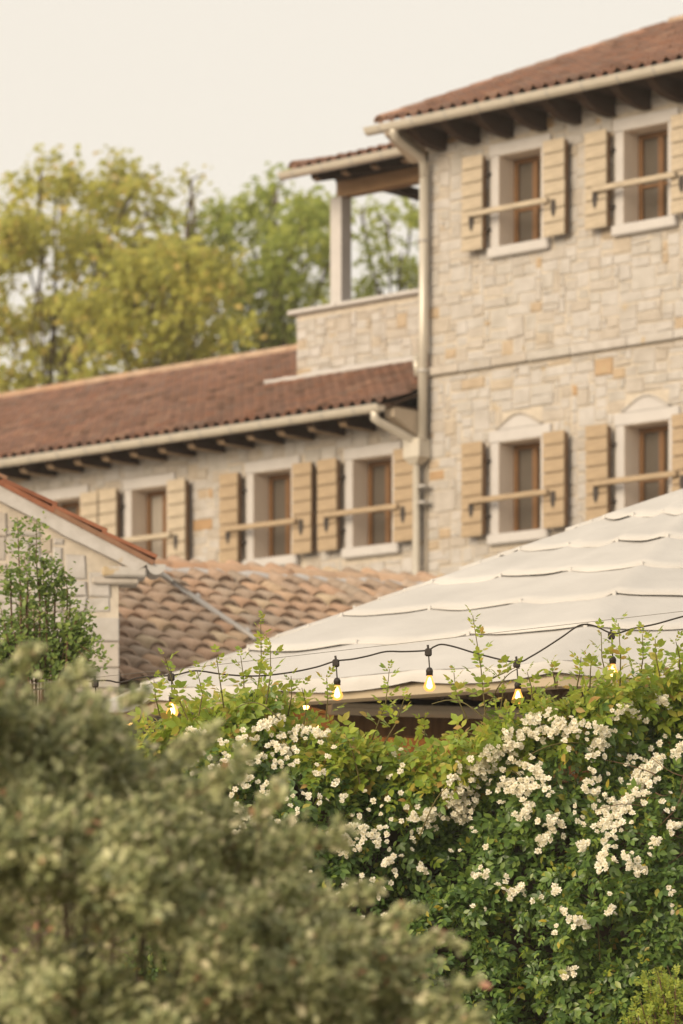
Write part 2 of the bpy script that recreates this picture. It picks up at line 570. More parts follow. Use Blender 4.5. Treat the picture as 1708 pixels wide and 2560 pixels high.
# ------------------------------------------------------------------ roof tiles
def s_tile(w, L, rise=.045, t=.016, name='tile', mat=None):
    """interlocking clay tile: shallow pan and one roll; y runs up the slope, its lower end lifted over the next"""
    prof = [(0, .004), (.18 * w, 0), (.40 * w, .006), (.52 * w, rise * .62), (.66 * w, rise * .97), (.80 * w, rise), (.93 * w, rise * .68), (1.04 * w, rise * .12)]
    mb = MB()
    n = len(prof)
    v = [(x, 0, z + .028) for x, z in prof] + [(x, L, z) for x, z in prof] + [(x, 0, z + .028 - t) for x, z in prof]
    f = [(k, k + 1, n + k + 1, n + k) for k in range(n - 1)] + [(2 * n + k, 2 * n + k + 1, k + 1, k) for k in range(n - 1)]
    mb.add(v, f)
    return mb.mesh(name, mat, False)


def barrel(w0, w1, L, mat, name='tile', inv=False, t=.014, seg=7):
    """tapered half-round tile, wide end at y=0"""
    mb = MB()
    v, f = [], []
    rows = [(0, w0 / 2, 0), (L, w1 / 2, 0)]
    for y, r, _ in rows:
        for k in range(seg):
            a = math.pi * k / (seg - 1)
            z = math.sin(a) * r * .92
            v.append((-math.cos(a) * r, y, -z if inv else z))
    for k in range(seg):
        a = math.pi * k / (seg - 1)
        r = w0 / 2 - t
        z = math.sin(a) * r * .92
        v.append((-math.cos(a) * r, 0, -z if inv else z))
    for k in range(seg - 1):
        f.append((k, k + 1, seg + k + 1, seg + k)); f.append((2 * seg + k, 2 * seg + k + 1, k + 1, k))
    if not inv:
        b0 = len(v)
        v += [(x * .98, .02, z * .98) for x, _, z in v[2 * seg:3 * seg]]
        f.append(tuple(range(b0, b0 + seg)))
    mb.add(v, f)
    return mb.mesh(name, mat, True)


def lay_tiles(parent, frame, me, x0, ncol, nrow, w, ex, ye, ze, pitch, limit, skip=None, jit=.004, zlift=0.0, stuff_mat=None, xjit=.0, tip=0.0):
    items = []
    c, s = math.cos(pitch), math.sin(pitch)
    for r in range(nrow):
        for q in range(ncol):
            p = Vector((x0 + q * w, ye + r * ex * c - zlift * s, ze + r * ex * s + zlift * c))
            if skip and skip(p.x, p.y): continue
            u, v = frame.pix(p)
            ok = -30 < u < 1738 and -30 < v < 1800
            items.append((0 if ok else 1, (frame.m @ p).y, p))
    items.sort(key=lambda a: (a[0], a[1]))
    for _, _, p in items[:limit]:
        link('tile', me, parent, p + Vector((random.uniform(-xjit, xjit), 0, random.uniform(-jit, jit))), (pitch - tip + random.uniform(-.012, .012), random.uniform(-.02, .02), random.uniform(-.02, .02) * (1 + 40 * xjit)))
    rest = items[limit:]
    if rest:
        co = np.array([v.co for v in me.vertices]); nv = len(co)
        polys = [tuple(p.vertices) for p in me.polygons]
        mb = MB()
        R = np.array([[1, 0, 0], [0, c, -s], [0, s, c]])
        for _, _, p in rest:
            vv = co @ R.T + np.array(p) + np.array([random.uniform(-xjit, xjit), 0, random.uniform(-jit, jit)])
            mb.add([tuple(x) for x in vv], polys)
        o = mb.build('tile_field', list(me.materials), parent, me.polygons[0].use_smooth)
        tag(o, kind='stuff')


def gutter(parent, x0, x1, y, z, r, mat, step=.44, phase=.2):
    mb = MB()
    n = 9
    ang = [math.pi + math.pi * k / (n - 1) for k in range(n)]
    out = [(y + r * math.cos(a), z + r * math.sin(a)) for a in ang]
    inn = [(y + (r - .006) * math.cos(a), z + (r - .006) * math.sin(a)) for a in ang]
    v = [(x0, *p) for p in out] + [(x1, *p) for p in out] + [(x0, *p) for p in inn] + [(x1, *p) for p in inn]
    f = [(k, k + 1, n + k + 1, n + k) for k in range(n - 1)] + [(2 * n + k, 3 * n + k, 3 * n + k + 1, 2 * n + k + 1) for k in range(n - 1)]
    f += [tuple(range(n)), tuple(range(n, 2 * n))]
    f += [(0, n, 3 * n, 2 * n), (n - 1, 3 * n - 1, 4 * n - 1, 2 * n - 1)]
    mb.add(v, f)
    mb.tube([(x0, y - r, z), (x1, y - r, z)], .010, 6)
    g = mb.build('gutter', mat, parent, False)
    xb = x0 + phase
    while xb < x1:
        m2 = MB()
        o2 = [(y + (r + .004) * math.cos(a), z + (r + .004) * math.sin(a)) for a in ang]
        v = [(xb, *p) for p in o2] + [(xb + .02, *p) for p in o2]
        m2.add(v, [(k, k + 1, n + k + 1, n + k) for k in range(n - 1)])
        m2.build('bracket', M['zinc'], g)
        xb += step
    return g


# ================================================================== THE STONE HOUSE
HA = -math.atan2(.6666, .7455)
p0 = at(1070, 1000, 40.0)
HF = Frame((p0.x, p0.y, TERR), HA)
house = empty('stone_house', HF)
tag(house, 'tall cream limestone house with red tiled roof, pale wooden shutters and open loggia', 'house')

wins = []
for (px, yt, yb, low, arch) in ((1249.5, 396, 619, 0, 0), (1561, 331, 564, 0, 0), (1249, 1112, 1336, 1, 1), (1563, 1070, 1298, 1, 1)):
    a = HF.hit_y(px, yb, 0)
    wins.append((a.x, a.z, low, arch))
# one more pair just beyond the frame, same spacing
dx = wins[1][0] - wins[0][0]
for k in (0, 2):
    wins.append((wins[k][0] + 2 * dx, wins[k][1], wins[k][2], wins[k][3]))
for k in (1, 3):   # storeys line up
    wins[k] = (wins[k][0], wins[k - 1][1], wins[k][2], wins[k][3])
HX1 = 8.2
eave_p = HF.hit_y(1425, 212, -.62)
ZE = eave_p.z                               # underside of the lowest tiles
XE = HF.hit_y(948, 312, -.62).x             # verge of the main roof
# pitch so that the verge runs to the ridge seen at the right edge of the picture
o_l = HF.loc((0, 0, EYE))
best = None
for k in range(200, 1200):
    b = k / 100
    for_p = HF.pix((XE, -.62 + b, ZE))
    if for_p[0] >= 1690:
        zz = HF.hit_y(for_p[0], 66, -.62 + b).z
        best = (b, math.atan2(zz - ZE, b)); break
RB, PITCH = best
RB += .0
WTOP = ZE - .03
sc_z = HF.hit_y(1388, 886, 0).z              # string course
holes = [(x - SW, x + OW + SW, z - .11, z + OH + .125) for x, z, _, _ in wins]
open_h = [(x - .02, x + OW + .02, z - .02, z + OH + .02) for x, z, _, _ in wins]
arch_h = [(x + .05, x + OW - .05, z + OH + .125, z + OH + .27) for x, z, l, a in wins if a]
mb = MB()
HD = 2 * (RB - .62) + .2
wall_sheet(0, HX1, 0, WTOP, .009, open_h, HD, mb)
wall = mb.build('wall', M['mortar'], house)
# gable tops above the eaves on both ends
mb = MB()
rz = ZE + RB * math.tan(PITCH) - .12
for xx in (0.001, HX1 - .101):
    v = [(xx, .022, WTOP), (xx, .022 + HD, WTOP), (xx, RB - .62, rz), (xx + .1, .022, WTOP), (xx + .1, .022 + HD, WTOP), (xx + .1, RB - .62, rz)]
    mb.add(v, [(0, 2, 1), (3, 4, 5), (0, 1, 4, 3), (1, 2, 5, 4), (2, 0, 3, 5)])
mb.build('gable', M['plaster'], house)
z_low = HF.hit_y(1200, 1500, 0).z
up = stone_layout(0.0, 5.6, sc_z + .062, WTOP, holes)
lo_ = stone_layout(0.0, 5.6, z_low, sc_z - .045, holes + arch_h)
lay_stones(wall, HF, up + lo_, 0.0, 270, M['stone'])
# string course: a row of long flat stones standing proud
xx = 0.0
while xx < 5.6:
    w = random.uniform(.35, .75)
    mb = MB(); mb.box(xx + .003, xx + w - .003, -.055, .06, sc_z - .035 + random.uniform(-.003, .003), sc_z + .055, .008)
    mb.build('string_course_stone', M['stone'], house)
    xx += w
for i, (x, z, low, arch) in enumerate(wins):
    make_window(house, x, z, M['pane'], low, bool(arch))

# roof
slope_len = RB / math.cos(PITCH)
tw, ex = .150, .34
mb = MB()
c, s_ = math.cos(PITCH), math.sin(PITCH)
nx = Vector((0, -s_, c))


def slab(mb, x0, x1, ya, za, yb, zb, t):
    d = Vector((0, yb - ya, zb - za)).normalized(); n_ = Vector((0, -d.z, d.y)) * t
    v = []
    for x in (x0, x1):
        for (y, z) in ((ya, za), (yb, zb)):
            v.append((x, y, z)); v.append((x, y - n_.y, z - n_.z))
    mb.add(v, [(0, 2, 6, 4), (1, 5, 7, 3), (0, 4, 5, 1), (2, 3, 7, 6), (0, 1, 3, 2), (4, 6, 7, 5)])


slab(mb, XE + .02, HX1 + .3, -.60, ZE - .012, RB - .62, ZE - .012 + RB * math.tan(PITCH), .03)
yr, zr = RB - .62, ZE + RB * math.tan(PITCH)
slab(mb, XE + .02, HX1 + .3, yr + .0, zr - .012, yr + RB, ZE - .012, .03)
roof = mb.build('roof', M['rafter'], house)
tm = s_tile(tw, ex + .06, .060, mat=M['tile'])
ncol = int((6.2 - XE) / tw); nrow = int(slope_len / ex)
lay_tiles(roof, HF, tm, XE, ncol, nrow, tw, ex, -.62, ZE, PITCH, 290)
bt = barrel(.17, .15, .45, M['tile'], 'verge_tile')
for r in range(int(slope_len / .40)):
    link('verge_tile', bt, roof, (XE + .02, -.62 + r * .40 * c - .02 * s_, ZE + r * .40 * s_ + .028), (PITCH, 0, 0))
rt = barrel(.24, .21, .46, M['ridge'], 'ridge_tile')
for k in range(16):
    link('ridge_tile', rt, roof, (XE - .05 + k * .40, yr, zr + .0), (0.03, 0, -math.pi / 2))
mb = MB()
mb.box(XE + .25, XE + .75, yr - .2, yr + .2, zr + .05, zr + .16, .03)
mb.build('ridge_cap', M['stone'], roof)
# rafters under the eaves
for k in range(15):
    xr = .22 + k * .44
    if xr > 6.2: break
    mb = MB()
    L = .56
    prof = [(0.2, -.028), (0.2, -.215), (-.14, -.215), (-.30, -.20), (-.43, -.16), (-.54, -.09), (-.54, -.028)]
    v = []
    for sx in (-.05, .05):
        for (y, z) in prof:
            v.append((xr + sx, y, ZE + z))
    n = len(prof)
    mb.add(v, [tuple(range(n - 1, -1, -1)), tuple(range(n, 2 * n))] + [(k2, (k2 + 1) % n, n + (k2 + 1) % n, n + k2) for k2 in range(n)])
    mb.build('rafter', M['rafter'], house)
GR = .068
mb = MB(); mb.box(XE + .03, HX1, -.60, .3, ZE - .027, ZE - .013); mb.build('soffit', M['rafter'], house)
gx0 = HF.hit_y(924, 330, -.66).x
gutter(house, gx0, 6.4, -.69, ZE - .040, GR, M['gutter'])
# corbelled stone return carrying the eaves at the corner
mb = MB(); v = []
for sx in (0.0, .16):
    v += [(sx, .02, ZE - .28), (sx, -.05, ZE - .28), (sx, -.46, ZE - .06), (sx, -.46, ZE + .02), (sx, .02, ZE + .12)]
mb.add([(x - .20, y, z) for x, y, z in v], [(4, 3, 2, 1, 0), (5, 6, 7, 8, 9)] + [(k, (k + 1) % 5, 5 + (k + 1) % 5, 5 + k) for k in range(5)])
mb.build('corner_corbel', M['plaster'], house)
# downpipe
zt = ZE - .30
mb = MB()
mb.tube([(.12, -.68, ZE - .05), (.12, -.68, ZE - .13), (.10, -.62, ZE - .17), (.05, -.20, zt + .03), (.035, -.11, zt - .03), (.035, -.10, zt - .2)], .048, 10)
hop_z = HF.hit_y(1045, 1130, -.1).z
mb.tube([(.035, -.10, zt - .19), (.01, -.10, hop_z + .1)], .05, 12)
dp = mb.build('downpipe', M['gutter'], house, True)
mb = MB(); mb.tube([(-.075, -.10, hop_z), (-.075, -.10, 0)], .043, 12); mb.build('downpipe', M['gutter'], house, True)
for zz in (zt - .85, zt - 2.2, zt - 3.4, hop_z - .55, hop_z - 2.0):
    mb = MB(); mb.tube([(.02, -.10, zz), (.02, -.10, zz + .03)], .060, 12); mb.build('pipe_clip', M['zinc'], dp, True)
mb = MB()
mb.add([(-.17, -.20, hop_z + .13), (.05, -.20, hop_z + .13), (.05, -.02, hop_z + .13), (-.17, -.02, hop_z + .13),
        (-.17, -.20, hop_z - .06), (.05, -.20, hop_z - .06), (.05, -.02, hop_z - .06), (-.17, -.02, hop_z - .06),
        (-.12, -.15, hop_z - .13), (-.03, -.15, hop_z - .13), (-.03, -.05, hop_z - .13), (-.12, -.05, hop_z - .13)],
       [(0, 3, 2, 1), (0, 1, 5, 4), (1, 2, 6, 5), (2, 3, 7, 6), (3, 0, 4, 7), (4, 5, 9, 8), (5, 6, 10, 9), (6, 7, 11, 10), (7, 4, 8, 11), (8, 9, 10, 11)])
mb.build('rain_hopper', M['gutter'], house)

# ================================================================== THE WING
wing = empty('house_wing', HF)
tag(wing, 'long low limestone wing with brown tiled roof joined to the tall house', 'house')
wwin = []
for (px, yb) in ((884, 1371), (636, 1399), (331, 1437), (118, 1465)):
    a = HF.hit_y(px, yb, 0); wwin.append((a.x, a.z))
zw = sum(w[1] for w in wwin[:2]) / 2
wwin = [(w[0], zw) for w in wwin]
WYE = -.60
WZE = HF.hit_y(400, 1090, WYE).z            # lowest tile line of the wing
WX1 = -.02
WX0 = HF.hit_y(-1100, 1100, 0).x
WP = math.radians(20)
# ridge from the photo at (350, 945)
for k in range(100, 1400):
    b = k / 100
    u, v = HF.pix((HF.hit_y(350, 950, WYE + b).x, WYE + b, WZE + b * math.tan(WP)))
    if v <= 948: break
WB = b
WWT = WZE - .03
wholes = [(x - SW, x + OW + SW, z - .11, z + OH + .125) for x, z in wwin]
wopen = [(x - .02, x + OW + .02, z - .02, z + OH + .02) for x, z in wwin]
mb = MB(); wall_sheet(WX0, WX1, 0, WWT, .009, wopen, 2 * (WB - .6), mb)
wwall = mb.build('wall', M['mortar'], wing)
zl = HF.hit_y(600, 1480, 0).z
lay_stones(wwall, HF, stone_layout(HF.hit_y(-60, 1200, 0).x, WX1, zl, WWT, wholes), 0.0, 280, M['stone'])
for i, (x, z) in enumerate(wwin):
    make_window(wing, x, z, M['curtain_pane'] if i == 2 else M['pane'], 1 if i < 2 else 0)
mb = MB()
slab(mb, WX0 - .2, WX1 + .0, WYE + .02, WZE - .012, WYE + WB, WZE - .012 + WB * math.tan(WP), .03)
slab(mb, WX0 - .2, WX1 + .0, WYE + WB, WZE - .012 + WB * math.tan(WP), WYE + 2 * WB, WZE - .012, .03)
wroof = mb.build('roof', M['rafter'], wing)
wrow = int(WB / math.cos(WP) / ex) + 1
wcol = int((WX1 - HF.hit_y(-760, 1100, 0).x) / tw)
# where the loggia parapet rises through this roof
for k in range(20, 500):
    q = k / 100
    u, v = HF.pix((HF.hit_y(890, 928, q).x, q, WZE + (q - WYE) * math.tan(WP) + .04))
    if v <= 928: break
PQ = q
PX0 = HF.hit_y(741, 900, PQ).x
lay_tiles(wroof, HF, tm, WX1 - wcol * tw, wcol, wrow, tw, ex, WYE, WZE, WP, 295, skip=lambda x, y: x > PX0 - .05 and y > PQ - .05)
wyr, wzr = WYE + WB, WZE + WB * math.tan(WP)
for k in range(int((PX0 - WX0) / .40) + 1):
    link('ridge_tile', rt, wroof, (WX0 + k * .40, wyr, wzr + .01), (0.03, 0, -math.pi / 2))
for k in range(40):
    xr = WX1 - .30 - k * .44
    if xr < HF.hit_y(-60, 1100, 0).x: break
    mb = MB()
    v = []
    prof = [(0.2, -.028), (0.2, -.155), (-.46, -.155), (-.50, -.12), (-.50, -.028)]
    for sx in (-.05, .05):
        for (y, z) in prof: v.append((xr + sx, y, WZE + z))
    n = len(prof)
    mb.add(v, [tuple(range(n - 1, -1, -1)), tuple(range(n, 2 * n))] + [(q2, (q2 + 1) % n, n + (q2 + 1) % n, n + q2) for q2 in range(n)],)
    mb.mi[-4] = 1; mb.mi[-3] = 1
    mb.build('rafter', [M['rafter'], M['endgrain']], wing)
mb = MB(); mb.box(WX0, WX1, -.58, .3, WZE - .027, WZE - .013); mb.build('soffit', M['rafter'], wing)
wgx1 = HF.hit_y(955, 1020, -.66).x
gutter(wing, WX0 - .2, wgx1, -.67, WZE - .035, GR, M['gutter'], .44, .1)
mb = MB()
mb.tube([(wgx1 - .10, -.66, WZE - .05), (wgx1 - .10, -.66, WZE - .16), (wgx1 - .07, -.60, WZE - .20), (-.07, -.14, hop_z + .12), (-.07, -.11, hop_z + .06)], .046, 10)
mb.build('drain_elbow', M['gutter'], wing, True)
# closing board under the verge beside the tall house
mb = MB()
v = []
for sx in (-.16, -.03):
    for (y, z) in ((.02, -.30), (-.12, -.30), (-.50, -.13), (-.50, -.03), (.02, -.03)):
        v.append((sx, y, WZE + (y + .6) * 0 + z))
mb.add(v, [(4, 3, 2, 1, 0), (5, 6, 7, 8, 9)] + [(k, (k + 1) % 5, 5 + (k + 1) % 5, 5 + k) for k in range(5)])
mb.build('eaves_return', M['plaster'], wing)

# loggia above the wing, part of the tall house
pt = HF.hit_y(741, 788, PQ).z
roofz = lambda y: WZE + (y - WYE) * math.tan(WP)
mb = MB(); mb.box(PX0, -.03, PQ + .012, PQ + .25, roofz(PQ) - .5, pt - .005)
mb.box(PX0 + .002, PX0 + .24, PQ + .251, wyr + 1.2, roofz(PQ) - .5, pt - .007)
mb.box(PX0 + .241, -.03, PQ + .251, wyr + 1.0, roofz(PQ) - .45, roofz(PQ) + .25)
par = mb.build('parapet', M['mortar'], house)
lay_stones(par, HF, stone_layout(PX0, -.03, roofz(PQ) + .05, pt - .02, []), PQ, 60, M['stone'])
xc = PX0 - .09
while xc < -.1:
    w = min(.75, -.03 - xc)
    mb = MB(); mb.box(xc + .002, xc + w - .002, PQ - .07, PQ + .30, pt, pt + .05, .01)
    mb.build('coping_stone', M['dressed'], par); xc += w
mb = MB(); mb.box(PX0 - .087, PX0 + .30, PQ + .304, wyr + 1.2, pt + .001, pt + .051, .01); mb.build('coping_stone', M['dressed'], par)
# mortar flashing where roof and parapet meet
mb = MB(); pts = []
n = 26
for k in range(n + 1):
    x = PX0 - .42 + (-.04 - PX0 + .42) * k / n
    pts.append((x, PQ - .06 + random.uniform(-.012, .012), roofz(PQ - .06) + .075 + random.uniform(-.008, .008)))
mb.tube(pts, [.022 + .02 * min(1, k / 4) + random.uniform(-.006, .006) for k in range(n + 1)], 7)
mb.build('mortar_flashing', M['dressed'], house, True)
mb = MB()
mb.tube([(-.36, PQ - .12, roofz(PQ) + .19), (-.2, PQ - .2, roofz(PQ) + .16), (-.07, -.12, roofz(PQ) - .42), (-.06, -.1, roofz(PQ) - .6)], .035, 8)
mb.build('branch_pipe', M['gutter'], house, True)
ca = HF.hit_y(825, 765, PQ - .0); cb = HF.hit_y(853, 765, PQ)
cw = max(.15, cb.x - ca.x)
ct = HF.hit_y(840, 497, PQ).z
mb = MB(); mb.box(ca.x, ca.x + cw, PQ + .0, PQ + .18, pt + .051, ct + .02, .006)
mb.build('pillar', M['dressed'], house)
VY = PQ - .60
vz = HF.hit_y(880, 397, VY).z
VX0 = HF.hit_y(731, 430, VY).x
VP = math.radians(15)
gutter(house, HF.hit_y(706, 452, VY - .05).x, -.14, VY - .06, vz - .03, GR, M['gutter'], .44, .2)
VB = 3.4
mb = MB(); slab(mb, VX0 + .02, -.03, VY + .02, vz - .012, VY + VB, vz - .012 + VB * math.tan(VP), .04)
vroof = mb.build('loggia_roof', M['rafter'], house)
vcol = int((-.03 - VX0) / tw)
lay_tiles(vroof, HF, tm, VX0, vcol, 10, tw, ex, VY, vz, VP, 200)
for r in range(8):
    link('verge_tile', bt, vroof, (VX0 + .02, VY + r * .40 * math.cos(VP), vz + r * .40 * math.sin(VP) + .035), (VP, 0, 0))
for k in range(5):
    xr = VX0 + .22 + k * .44
    if xr > -.1: break
    mb = MB(); v = []
    prof = [(2.6, -.055), (2.6, -.17), (PQ - .40 - VY + VY, -.17), (PQ - .48, -.12), (PQ - .48, -.055)]
    for sx in (-.045, .045):
        for (y, z) in prof: v.append((xr + sx, y, vz + (y - VY) * math.tan(VP) + z))
    n = len(prof)
    mb.add(v, [tuple(range(n - 1, -1, -1)), tuple(range(n, 2 * n))] + [(q2, (q2 + 1) % n, n + (q2 + 1) % n, n + q2) for q2 in range(n)])
    mb.mi[-4] = 1; mb.mi[-3] = 1
    mb.build('rafter', [M['rafter'], M['endgrain']], house)
mb = MB(); mb.box(VX0 + .10, -.03, PQ + .02, PQ + .17, ct + .021, ct + .20, .01)
mb.build('loggia_beam', M['beam'], house)
mb = MB(); mb.box(VX0 + .06, -.03, PQ + .06, PQ + .12, ct + .201, vz + (PQ + .05 - VY) * math.tan(VP) - .05); mb.build('gap_fill_board', M['rafter'], house)  # added dark board closes the sky gap where deep shade belongs
mb = MB(); mb.box(VX0 + .14, VX0 + .30, PQ - .35, PQ + 2.6, ct + .201, ct + .30, .01); mb.build('tie_beam', M['rafter'], house)

# ================================================================== ANNEX WITH OLD BARREL TILES
AA = math.atan2(.447, .894)
ap = at(857, 1750, 30.0)
AF = Frame((ap.x, ap.y, TERR), AA)
annex = empty('annex', AF)
tag(annex, 'low annex with weathered barrel tile roof and porch behind the canvas canopy', 'building')
AZE = AF.hit_y(857, 1744, 0).z
AX0 = AF.hit_y(250, 1725, 0).x
AX1 = 7.0
AP = math.radians(20)
for k in range(200, 900):
    b = k / 100
    u, v = AF.pix((AF.hit_y(700, 1430, b).x, b, AZE + b * math.tan(AP) + .1))
    if v <= 1438: break
AB = b
mb = MB()
slab(mb, AX0, AX1, .05, AZE - .03, AB, AZE - .03 + AB * math.tan(AP), .06)
aroof = mb.build('roof', M['old_tile'], annex)
cover = barrel(.180, .128, .42, M['old_tile'], t=.022)
pan = barrel(.19, .17, .46, M['old_tile'], 'pan_tile', True)
aw, aex = .190, .320
acol = int((AX1 - AX0) / aw); arow = int(AB / math.cos(AP) / aex) + 1


def under(x, y):
    u, v = AF.pix((x, y, AZE + y * math.tan(AP)))
    return False


lay_tiles(aroof, AF, cover, AX0 + .1, acol, arow, aw, aex, 0, AZE, AP, 298, under, .012, .070, None, .014, .075)
lay_tiles(aroof, AF, pan, AX0 + .1 + aw / 2, acol, arow, aw, aex, .02, AZE, AP, 0, under, .006, .04)
rb = barrel(.24, .20, .48, M['ridge'], 'ridge_tile')
for k in range(int((AX1 - AX0) / .42)):
    link('ridge_tile', rb, aroof, (AX0 + k * .42, AB, AZE + AB * math.tan(AP) + .06 + random.uniform(-.01, .01)), (random.uniform(.0, .05), 0, -math.pi / 2 + random.uniform(-.04, .04)))
# mortar bed below the ridge caps
mb = MB(); pts = [(AX0 + k * .1, AB - .09 + random.uniform(-.02, .02), AZE + AB * math.tan(AP) + .04) for k in range(int((AX1 - AX0) / .1))]
mb.tube(pts, [random.uniform(.045, .075) for _ in pts], 7); mb.build('mortar_bed', M['dressed'], aroof, True)
gutter(annex, AX0 + .05, AX1, -.05, AZE - .03, .066, M['zinc'], .9, .3)
mb = MB()
mb.box(AX0 + .3, AX1 - .2, 1.6, AB + 1.0, 0, AZE + .3, 0)
mb.build('wall', M['porch'], annex)
mb = MB(); mb.box(AX0 + .2, AX1, .10, .22, AZE - .20, AZE - .06, .01); mb.build('eaves_beam', M['porch'], annex)
for k in range(5):
    x = AX0 + .5 + k * 2.1
    mb = MB(); mb.box(x, x + .13, .10, .23, 0, AZE - .201, .01); mb.build('post', M['porch'], annex)

# ================================================================== GABLE HOUSE AT THE LEFT
GA = math.radians(7)
gp = at(297, 1500, 27.6)
GF = Frame((gp.x, gp.y, TERR), GA)
gab = empty('gable_house', GF)
tag(gab, 'pale stone gable end with red verge tiles and stepped eaves stones', 'house')
e1 = GF.hit_y(388, 1399, -.10); e0 = GF.hit_y(0, 1196, -.10)
gs = (e0.z - e1.z) / (e1.x - e0.x)
rx = e1.x - 3.3                                   # ridge
rzz = e1.z + 3.3 * gs
lx = rx - 3.3
mb = MB()
wz = e1.z - .10
poly = [(2 * rx - 0, 0), (0, 0), (0, e1.z + e1.x * gs - .06), (rx, rzz - .06), (2 * rx, e1.z + e1.x * gs - .06)]
mb.prism(poly, .012, 7.0)
gwall = mb.build('wall', M['mortar'], gab)
z0g = GF.hit_y(100, 1720, 0).z
rects = []
xl = GF.hit_y(-40, 1400, 0).x
for r in stone_layout(xl, -.002, z0g, wz + 1.6, [(-.38, .1, z0g - 1, wz - .32)], .082, .060, 1.0):
    top_ok = wz + (e1.x - r[1]) * gs - .03
    if r[3] < top_ok and r[3] < wz + (e1.x - r[0]) * gs - .03: rects.append(r)
lay_stones(gwall, GF, rects, -.002, 160, M['stone'], .006, 1.2)
zq = z0g; k = 0
while zq < wz - .34:
    h = random.uniform(.15, .19); w = .36 if k % 2 else .27
    mb = MB(); mb.box(-w, .004, -.012, .28, zq + .004, min(zq + h, wz - .3) - .004, .008); mb.build('quoin', M['stone'], gwall)
    if w < .33:
        mb = MB(); stone_geo(mb, (-.378, -w - .004, zq, zq + h), 0.0); mb.build('stone', M['stone'], gwall)
    zq += h; k += 1
# kneeler stones at the eaves
ka = GF.hit_y(230, 1450, -.05); kb = GF.hit_y(348, 1440, -.05); kc = GF.hit_y(255, 1420, -.08); kd = GF.hit_y(368, 1420, -.08)
mb = MB(); mb.box(ka.x, kb.x, -.05, .2, GF.hit_y(0, 1455, -.05).z, GF.hit_y(0, 1438, -.05).z, .012); mb.build('kneeler_stone', M['stone'], gab)
mb = MB(); mb.box(kc.x, kd.x, -.09, .2, GF.hit_y(0, 1437, -.08).z, GF.hit_y(0, 1411, -.08).z, .015); mb.build('kneeler_stone', M['stone'], gab)
# raking band of mortar under the verge tiles
th = math.atan(gs)
L = 3.3 / math.cos(th)
vroofg = None
mb = MB()
def rk(d, off): return (e1.x - .03 - d * math.cos(th) - off * math.sin(th), e1.z + d * math.sin(th) - off * math.cos(th))
n = 26
top = [rk(L * k / n, .03) for k in range(n + 1)]
bot = [rk(L * k / n + .06, .125 + random.uniform(-.008, .008)) for k in range(n + 1)]
v = [(x, -.10, z) for x, z in top] + [(x, -.09, z) for x, z in bot] + [(x, .10, z) for x, z in top] + [(x, .03, z) for x, z in bot]
m_ = n + 1
f = []
for k in range(n):
    f += [(k, m_ + k, m_ + k + 1, k + 1), (2 * m_ + k, 2 * m_ + k + 1, 3 * m_ + k + 1, 3 * m_ + k), (m_ + k, 3 * m_ + k, 3 * m_ + k + 1, m_ + k + 1), (k, k + 1, 2 * m_ + k + 1, 2 * m_ + k)]
f += [(0, 2 * m_, 3 * m_, m_), (n, m_ + n, 3 * m_ + n, 2 * m_ + n)]
mb.add(v, f)
mb.build('raking_band', M['stone'], gab)
# roof slabs
mb = MB()
for sgn in (1, -1):
    X = lambda x: x if sgn > 0 else 2 * rx - x
    for (xe, ya, yb) in ((e1.x, -.06, .24), (.04, .2401, 7.2)):
        ze_ = e1.z + (e1.x - xe) * gs
        v = [(X(xe), ya, ze_), (X(rx), ya, rzz), (X(rx), yb, rzz), (X(xe), yb, ze_)]
        v += [(x, y, z - .03) for x, y, z in v]
        mb.add(v, [(0, 1, 2, 3), (7, 6, 5, 4), (0, 4, 5, 1), (1, 5, 6, 2), (2, 6, 7, 3), (3, 7, 4, 0)])
groof = mb.build('roof', M['redtile'], gab)
tl = .40
vt = MB(); vt.box(0, tl + .03, -.05, .16, -.012, .016, .004); vt.v = [(x, y, z + .022 * (1 - x / tl)) for x, y, z in vt.v]
vt.box(0, tl, -.056, -.038, -.045, -.008, .003)
vtm = vt.mesh('verge_tile', M['redtile'])
for k in range(int(L / tl)):
    x, z = rk(k * tl - .03, -.012)
    # laid from the eaves upwards
    o = link('verge_tile', vtm, groof, (x + .0, -.07, z), (0, -(math.pi - th) if False else th, math.pi))
    o.rotation_euler = (0, 0, 0)
    o.matrix_basis = Matrix.Translation((x, -.07, z)) @ Matrix(((-math.cos(th), 0, math.sin(th), 0), (0, 1, 0, 0), (math.sin(th), 0, math.cos(th), 0), (0, 0, 0, 1)))
# gutter along its hidden side, seen end-on, and the pipe laid across the annex tiles
gc = GF.hit_y(390, 1412, -.06)
mb = MB()
n = 12
for (r0, yy) in ((.068, -.10),):
    v = [(gc.x + r0 * math.cos(math.pi + math.pi * k / n), y, gc.z + .0 + r0 * 1.1 * math.sin(math.pi + math.pi * k / n)) for y in (yy, .22) for k in range(n + 1)]
    mb.add(v, [tuple(range(n + 1)), tuple(range(2 * n + 1, n, -1))] + [(k, k + 1, n + 2 + k, n + 1 + k) for k in range(n)])
mb.build('gutter', M['zinc'], gab)


def on_annex(px, py, lift):
    best_, bp = 9e9, None
    for k in range(0, 500):
        y = k / 100
        h = AF.hit_y(px, py, y)
        e = abs(h.z - (AZE + y * math.tan(AP) + lift))
        if e < best_: best_, bp = e, h
    return AF.m @ bp


